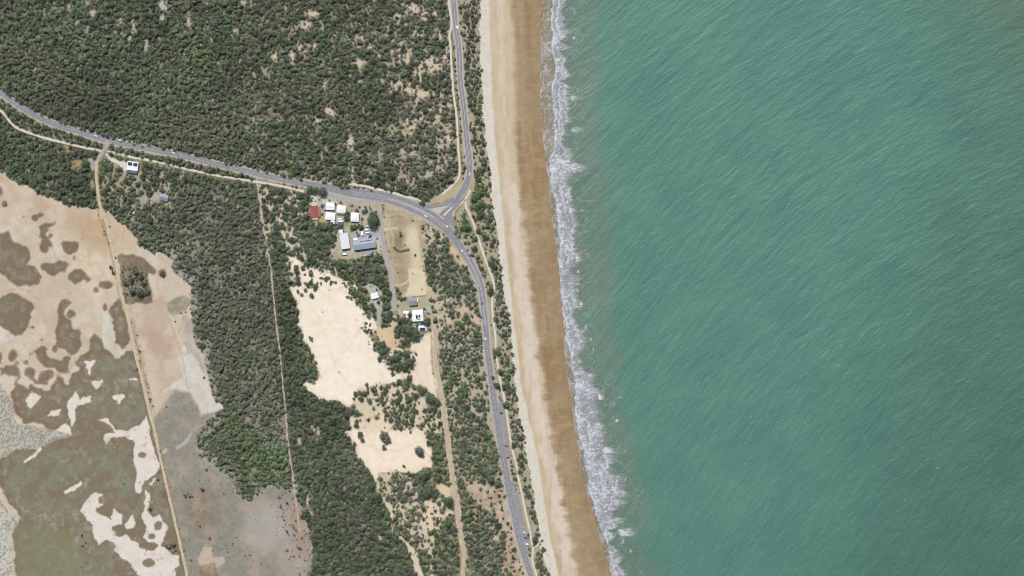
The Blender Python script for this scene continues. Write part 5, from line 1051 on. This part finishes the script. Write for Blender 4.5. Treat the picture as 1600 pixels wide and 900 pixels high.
house('shed', 'white roofed shed with two blocks of solar panels beside the west road', 208, 259.5, 17.5, 14, -8, 4.2, 'skillion', R_white, .12, cat='shed', solar=((-4.2, 2.6, 6.6, 5.2, 4, 2), (4.2, 2.4, 6.6, 5.2, 4, 2)), extras=(('verandah_roof', 0, -9.3, 17, 4.6, 3.2, R_dark),))
MBx = None
house('house', 'small grey roofed house alone among trees below the solar shed', 257, 309, 13, 10.5, -14, 3.2, 'gable', R_grey, .2)
house('shed', 'tiny navy roofed shed hidden among the western trees', 215.5, 319, 7, 6, 12, 2.6, 'gable', R_db, .2, cat='shed')
house('house', 'red roofed house with terracotta verandah at the west end of the row', 491.5, 331, 12, 18.5, 4, 3.4, 'gable', R_red, .22, HG, ridge='y', extras=(('verandah_roof', 7.6, -.6, 3.2, 16, 2.7, R_terra), ('verandah_roof', -7.1, .6, 2.2, 14, 2.7, R_terra), ('awning', .4, -10.6, 9.5, 2.6, 2.5, R_white)))
house('house', 'white roofed house with pale blue side roof beside the red roofed house', 516.5, 322.5, 13.5, 11.5, -3, 3.6, 'gable', R_white, .18, HG, extras=(('carport_roof', -9, -1, 4.6, 10, 2.6, R_lb),))
house('house', 'white roofed house with a projecting lower wing, second from the west below another', 516.5, 338, 15.5, 11.5, -4, 3.6, 'hip', R_white, .2, HG, extras=(('carport_roof', 4.2, -9.2, 6, 7.2, 2.7, R_white),))
house('house', 'square white roofed house in the middle of the row', 533.5, 327, 14, 11.5, -5, 3.6, 'hip', R_white, .2, HG, extras=(('verandah_roof', -.5, -7, 12, 2.2, 2.7, R_grey),))
house('house', 'bright white hipped roof house standing between trees', 554.8, 339.5, 12.5, 14, -4, 3.8, 'hip', R_white, .24, HG)
house('shed', 'long plain white shed below the row of houses', 539, 376.5, 13.4, 25, 8, 4.4, 'gable', R_pale, .1, ridge='y', cat='shed')
house('workshop', 'wide blue grey workshop roof beside the parking yard', 570, 381.3, 35.5, 15.5, 8, 4.8, 'gable', R_blue, .16, cat='workshop', extras=(('skylight', 4, 4.6, 20, .8, 5.6, M_dark),))
house('shed', 'small blue grey lean-to shed below the wide workshop', 577, 395.8, 9, 7.5, 3, 3.0, 'skillion', R_blue, .08, cat='shed')
house('shed', 'navy blue roofed carport between the white houses', 532.4, 351.5, 8, 9, -2, 2.6, 'gable', R_db, .1, cat='carport', extras=(('awning', 0, 6, 8, 2.4, 2.5, R_white),))
house('shed', 'small white roofed box shed above the long white shed', 533, 361.8, 6, 4.6, 3, 2.6, 'skillion', R_white, .08, cat='shed')
house('house', 'bright white roofed shed at the top of the sandy driveway', 585.7, 462, 11, 9, 14, 3.6, 'skillion', R_white, .1)
house('shed', 'ribbed dark grey shed at the foot of the bare field', 645.5, 471, 13, 12.5, 4, 4.0, 'gable', R_grey, .12, cat='shed', extras=(('awning', 7, 1.2, 1.5, 6, 2.6, R_white),))
house('house', 'small house half white and half terracotta roofed left of the solar house', 634.5, 491, 8.4, 10.5, -3, 3.2, 'gable', R_white, .15, extras=(('verandah_roof', -2.5, -2.0, 5, 6.4, 4.2, R_terra),))
house('house', 'large white roofed house with a cluster of solar panels and pool', 653, 493, 17, 18, 3, 4.2, 'hip', R_white, .16, solar=((-1.6, -1.8, 3.2, 6, 2, 4), (2.6, -1.2, 2.8, 5, 2, 3), (1.2, -5.8, 4, 1.2, 2, 1)), extras=(('verandah_roof', 10.6, -2, 4, 10.5, 2.8, R_terra),))
house('shed', 'white shed with grey solar panels just below the solar house', 660.2, 513, 13, 9, 1, 3.2, 'gable', R_pale, .1, cat='shed', solar=((0, -1.4, 8.6, 4.6, 5, 2),))
# pool
pr = bpy.data.objects.new('swimming_pool', None); COL.objects.link(pr); pr.location = W(667.3, 484.5); pr.rotation_euler.z = rad(-5); tag(pr, 'small turquoise swimming pool beside the large white solar house', 'pool')
m = MB()
for (x_, y_, sx_, sy_) in ((0, 3.4, 8, .8), (0, -3.4, 8, .8), (-3.6, 0, .8, 6), (3.6, 0, .8, 6)): m.box(x_, y_, .35, sx_, sy_, .7)
m.build('pool_rim', M_path, pr); MB().box(0, 0, .28, 6.4, 6, .5).build('pool_water', flat_mat('pool_water', A(140, 185, 188), .1, .1, spec=.5), pr)

# ------------------------------------------------------------------ fences
def fence(label, pts, h=1.2, step=3.0, col=None, rail=True):
    e = bpy.data.objects.new('fence', None); COL.objects.link(e); P = [np.array(W(*p)[:2]) for p in pts]; e.location = (P[0][0], P[0][1], 0); tag(e, label, 'fence')
    mt = col or M_wall; r_ = MB(); o = P[0]
    for i in range(len(P) - 1):
        d = P[i + 1] - P[i]; L = np.linalg.norm(d); n = max(1, int(L / step)); a = math.atan2(d[1], d[0])
        c = (P[i] + P[i + 1]) / 2 - o
        for z in (h * .45, h * .9): r_.box(c[0], c[1], z, L, .12, .22, a)
        for k in range(n):
            q = P[i] + d * k / n - o; MB().box(q[0], q[1], h / 2, .22, .22, h, a).build('post', mt, e)
    r_.build('rail', mt, e); return e
M_wood = flat_mat('weathered_timber', (.20, .15, .11), .3, s=2)
fence('brown timber fence along the right edge of the bare field', v2([(480, 325), (500, 500), (520, 690)]), 1.6, 3, M_wood)
fence('dark fence across the foot of the bare field', v3([(625, 325), (700, 318), (795, 308)]), 2.2, 3, M_wood)
fence('white rail fence down the lower right edge of the bare field', v3([(768, 0), (780, 120), (797, 305)]), 1.2, 3)
fence('pale fence curving round the green mound in the bare field', v2([(145, 240), (150, 360), (180, 440), (187, 555)]), 1.2, 3)
fence('pale fence along the left edge of the bare field', v2([(62, 150), (75, 380), (110, 560), (140, 700), (175, 860)]), 1.0, 4)
# earth mound with its dark shaded edge
P = crm(v2([(190, 565), (215, 600), (255, 622), (310, 615), (375, 600)]), 6)
m = MB()
for i in range(len(P) - 1):
    a, b = P[i], P[i + 1]; d = b - a; d = d / np.linalg.norm(d); nrm = np.array([-d[1], d[0]]) * 1.6
    q = lambda p, k, z: (p[0] + nrm[0] * k - 800, 450 - p[1] - nrm[1] * k, z)
    m.face([q(a, 1, 0), q(b, 1, 0), q(b, .2, 1.9), q(a, .2, 1.9)]); m.face([q(a, .2, 1.9), q(b, .2, 1.9), q(b, -1.6, 0), q(a, -1.6, 0)])
e = m.build('earth_bank', flat_mat('bank_soil', A(120, 112, 84), .3)); tag(e, 'curved grassy earth bank at the lower end of the green mound', 'earth bank')

# ------------------------------------------------------------------ cars
def paint_mat():
    m_, t, b = newmat('car_paint'); oi = nd(t, 'ShaderNodeObjectInfo'); n_ = noise(t, 1.5, 3); r = ramp(t, n_, [(.3, (.88,) * 3), (.7, (1, 1, 1))])
    t.links.new(mul(t, oi.outputs['Color'], r.outputs[0]), b.inputs['Base Color']); b.inputs['Roughness'].default_value = .3; b.inputs['Coat Weight'].default_value = .5; return m_
M_paintc = paint_mat(); M_tyre = flat_mat('tyre_rubber', (.02, .02, .02), .1)
def loft(m, secs):
    """secs: list of (x, halfwidth, z0, z1)"""
    b = len(m.v)
    for (x, hw, z0, z1) in secs: m.v += [(x, -hw, z0), (x, hw, z0), (x, hw * .96, z1), (x, -hw * .96, z1)]
    n = len(secs)
    for i in range(n - 1):
        for k in range(4): m.f.append((b + i * 4 + k, b + i * 4 + (k + 1) % 4, b + i * 4 + 4 + (k + 1) % 4, b + i * 4 + 4 + k))
    m.f += [(b + 3, b + 2, b + 1, b), tuple(b + (n - 1) * 4 + k for k in range(4))]
m = MB(); loft(m, [(-2.3, .8, .4, .85), (-2.1, .9, .28, .98), (-1.2, .93, .25, 1.0), (.8, .93, .25, .98), (1.9, .9, .28, .85), (2.3, .78, .4, .7)]); loft(m, [(-1.5, .62, 1.36, 1.44), (-1.3, .7, 1.36, 1.46), (.3, .7, 1.36, 1.46), (.5, .62, 1.36, 1.43)])
car_body = m.mesh('body', M_paintc)
m = MB(); loft(m, [(-2.0, .78, .95, 1.0), (-1.5, .72, .95, 1.38), (.4, .72, .95, 1.38), (1.05, .78, .95, 1.0)]); car_glass = m.mesh('window', M_glass)
wheel_me = MB().tube((0, -.1, 0), (0, .1, 0), .33, .33, 12).mesh('wheel', M_tyre)
lamp_me = MB().box(0, 0, 0, .08, .35, .14).mesh('headlight', flat_mat('lamp_lens', (.7, .7, .65), .05, .2))
m = MB(); loft(m, [(-3.0, 1.1, .5, 2.6), (-2.8, 1.15, .45, 2.75), (1.7, 1.15, .45, 2.75), (2.0, 1.1, .5, 2.2), (2.9, 1.0, .5, 1.1)]); van_body = m.mesh('body', M_paintc)
m = MB(); loft(m, [(1.72, 1.0, 1.5, 2.45), (2.05, 1.02, 1.3, 2.1), (2.5, .95, 1.2, 1.5)]); van_glass = m.mesh('window', M_glass)
def car(px, py, ang, colr, label, van=False, group=None, s=1.0):
    nm = 'van' if van else 'car'
    e = bpy.data.objects.new(nm, None); COL.objects.link(e); e.location = W(px, py, .11); e.rotation_euler.z = rad(ang); e.scale = (s,) * 3; tag(e, label, nm, group)
    b = link('body', van_body if van else car_body, e); b.color = (*colr, 1); link('window', van_glass if van else car_glass, e)
    L = 1.9 if van else 1.4; yw = 1.05 if van else .85
    for i in (-1, 1):
        for j in (-1, 1): link('wheel', wheel_me, e, (i * L, j * yw, .33))
    for j in (-1, 1): link('headlight', lamp_me, e, (2.3 if not van else 2.92, j * .55, .65))
WH, BK, SV, DG, LB = (.78, .78, .78), (.02, .02, .025), (.45, .46, .48), (.08, .085, .10), (.35, .55, .60)
G1_, G2_, G3_ = 'cars driving on the road', 'cars parked along the coast road', 'vehicles parked round the houses'
car(149, 212.3, -14, WH, 'white car driving on the west road left of the track turnoff', group=G1_)
car(188, 219.5, -12, LB, 'pale blue car by the trees above the west road junction', van=True, group=G2_)
car(197, 222.5, -12, SV, 'silver car next to the pale blue one under the trees', group=G2_)
car(210, 226.5, -12, BK, 'black car on the west road right of the silver car', group=G1_)
car(222.5, 229.5, -12, DG, 'dark grey car under trees on the west road', group=G1_)
car(271, 239, -12, WH, 'white car on the west road right of the solar shed', group=G1_)
car(714.6, 43.5, -83, WH, 'white car near the top of the northern road', van=True, group=G1_)
car(734, 272, -95, WH, 'white car on the northern road before the bend', group=G1_)
car(711.3, 309.3, 220, SV, 'silver car on the slip lane above the traffic island', group=G1_)
car(665, 337.6, -27, WH, 'white car beside the hatched median of the main road', group=G1_)
car(698, 353.5, -38, WH, 'white car in the middle of the road junction', group=G1_)
car(722, 391.5, -55, WH, 'white car on the curve below the junction', group=G1_)
car(733.5, 398.5, 122, DG, 'dark grey car beside the trees on the curve below the junction', group=G1_)
car(753.3, 474, -84, BK, 'black car on the coast road left of the beach path', group=G1_)
car(758.2, 529, -83, WH, 'white car on the coast road above the dark roadside tree', group=G1_)
car(783.3, 645.3, -14, BK, 'black car alone in the upper parking bay', group=G2_)
car(791, 697, -14, DG, 'dark grey car near the lower end of the upper parking bay', group=G2_)
car(793.8, 715, -14, BK, 'black car at the bottom of the upper parking bay', group=G2_)
car(805, 773, -16, SV, 'silver car near the top of the lower parking bay', group=G2_)
car(817, 823.3, -22, SV, 'silver car topmost of the row by the path fork', group=G2_)
car(819.4, 832, -22, WH, 'white car second from the top in the row by the path fork', group=G2_)
car(821.5, 840.5, -22, BK, 'black car in the middle of the row by the path fork', group=G2_)
car(824, 850, -10, WH, 'white van in the row by the path fork', van=True, group=G2_, s=.85)
car(827, 858.5, -10, DG, 'dark grey car lowest of the row by the path fork', group=G2_)
car(574.5, 353.6, 4, SV, 'silver van topmost in the yard beside the big dark tree', van=True, group=G3_)
car(573.5, 358.9, 4, WH, 'white van second from the top in the yard', van=True, group=G3_)
car(574.8, 363.3, 4, WH, 'white van third from the top in the yard', van=True, group=G3_)
car(566, 364.5, 92, WH, 'white van parked crosswise left of the others in the yard', van=True, group=G3_, s=1.15)
car(575, 371.2, 80, SV, 'silver car close above the wide workshop roof', group=G3_)
car(556, 373.7, 6, WH, 'white van at the left end of the yard above the workshop', van=True, group=G3_, s=1.2)
car(539, 397, 0, WH, 'white van below the long white shed', van=True, group=G3_, s=1.15)
car(532, 342, 0, WH, 'white van between the square house and the navy carport', van=True, group=G3_)
car(210, 331.5, 60, WH, 'white van among the trees below the navy roofed shed', van=True, group=G3_)

# ------------------------------------------------------------------ lamps
pole_me = MB().tube((0, 0, 0), (0, 0, 9), .14, .08, 8).mesh('pole', flat_mat('galvanised_steel', (.45, .46, .47), .1, .5, metal=.3))
arm_me = MB().tube((0, 0, 8.9), (2.2, 0, 9.4), .07, .05, 6).mesh('arm', pole_me.materials[0]); head_me = MB().box(2.5, 0, 9.4, .9, .35, .18, tx=.2).mesh('lamp_head', flat_mat('lamp_housing', (.7, .7, .7), .05))
for (u, v, a, lb) in ((542.5, 297, -75, 'tall street lamp above the green verge strip north of the houses'), (524, 303.5, -75, 'tall street lamp at the west end of the service road'), (598.5, 316.5, 80, 'tall street lamp at the mouth of the side street'), (662, 343, 60, 'street lamp on the field side of the hatched median'), (690.5, 318, -60, 'street lamp above the slip lane'), (717, 349, 190, 'street lamp right of the junction by the footpath'), (741, 268, 180, 'street lamp right of the bend in the northern road')):
    e = bpy.data.objects.new('street_lamp', None); COL.objects.link(e); e.location = W(u, v, 0); e.rotation_euler.z = rad(a); tag(e, lb, 'street lamp', 'street lamps round the junction')
    link('pole', pole_me, e); link('arm', arm_me, e); link('lamp_head', head_me, e)
# driftwood on the upper beach
dm = flat_mat('driftwood', (.14, .11, .08), .3, s=3)
for k, (u, v, lb) in enumerate(((870.5, 858, 'dark driftwood log on the tan sand near the bottom path fork'), (876, 862, 'short driftwood piece right of the dark log'), (873, 872, 'driftwood piece below the dark log'), (809, 535, 'lone dark driftwood piece on the pale upper sand'))):
    m = MB(); m.tube((-1.4, 0, .2), (0, .2, .28), .16, .2); m.tube((0, .2, .28), (1.5, -.1, .2), .2, .1); m.tube((.1, .2, .3), (.6, .9, .4), .1, .05)
    zz = float(shelf(np.array(u), np.array(v))) + .06
    o = m.build('driftwood', dm, None, W(u, v, zz), k * 1.1); tag(o, lb, 'driftwood', 'driftwood on the beach')
print('done building')
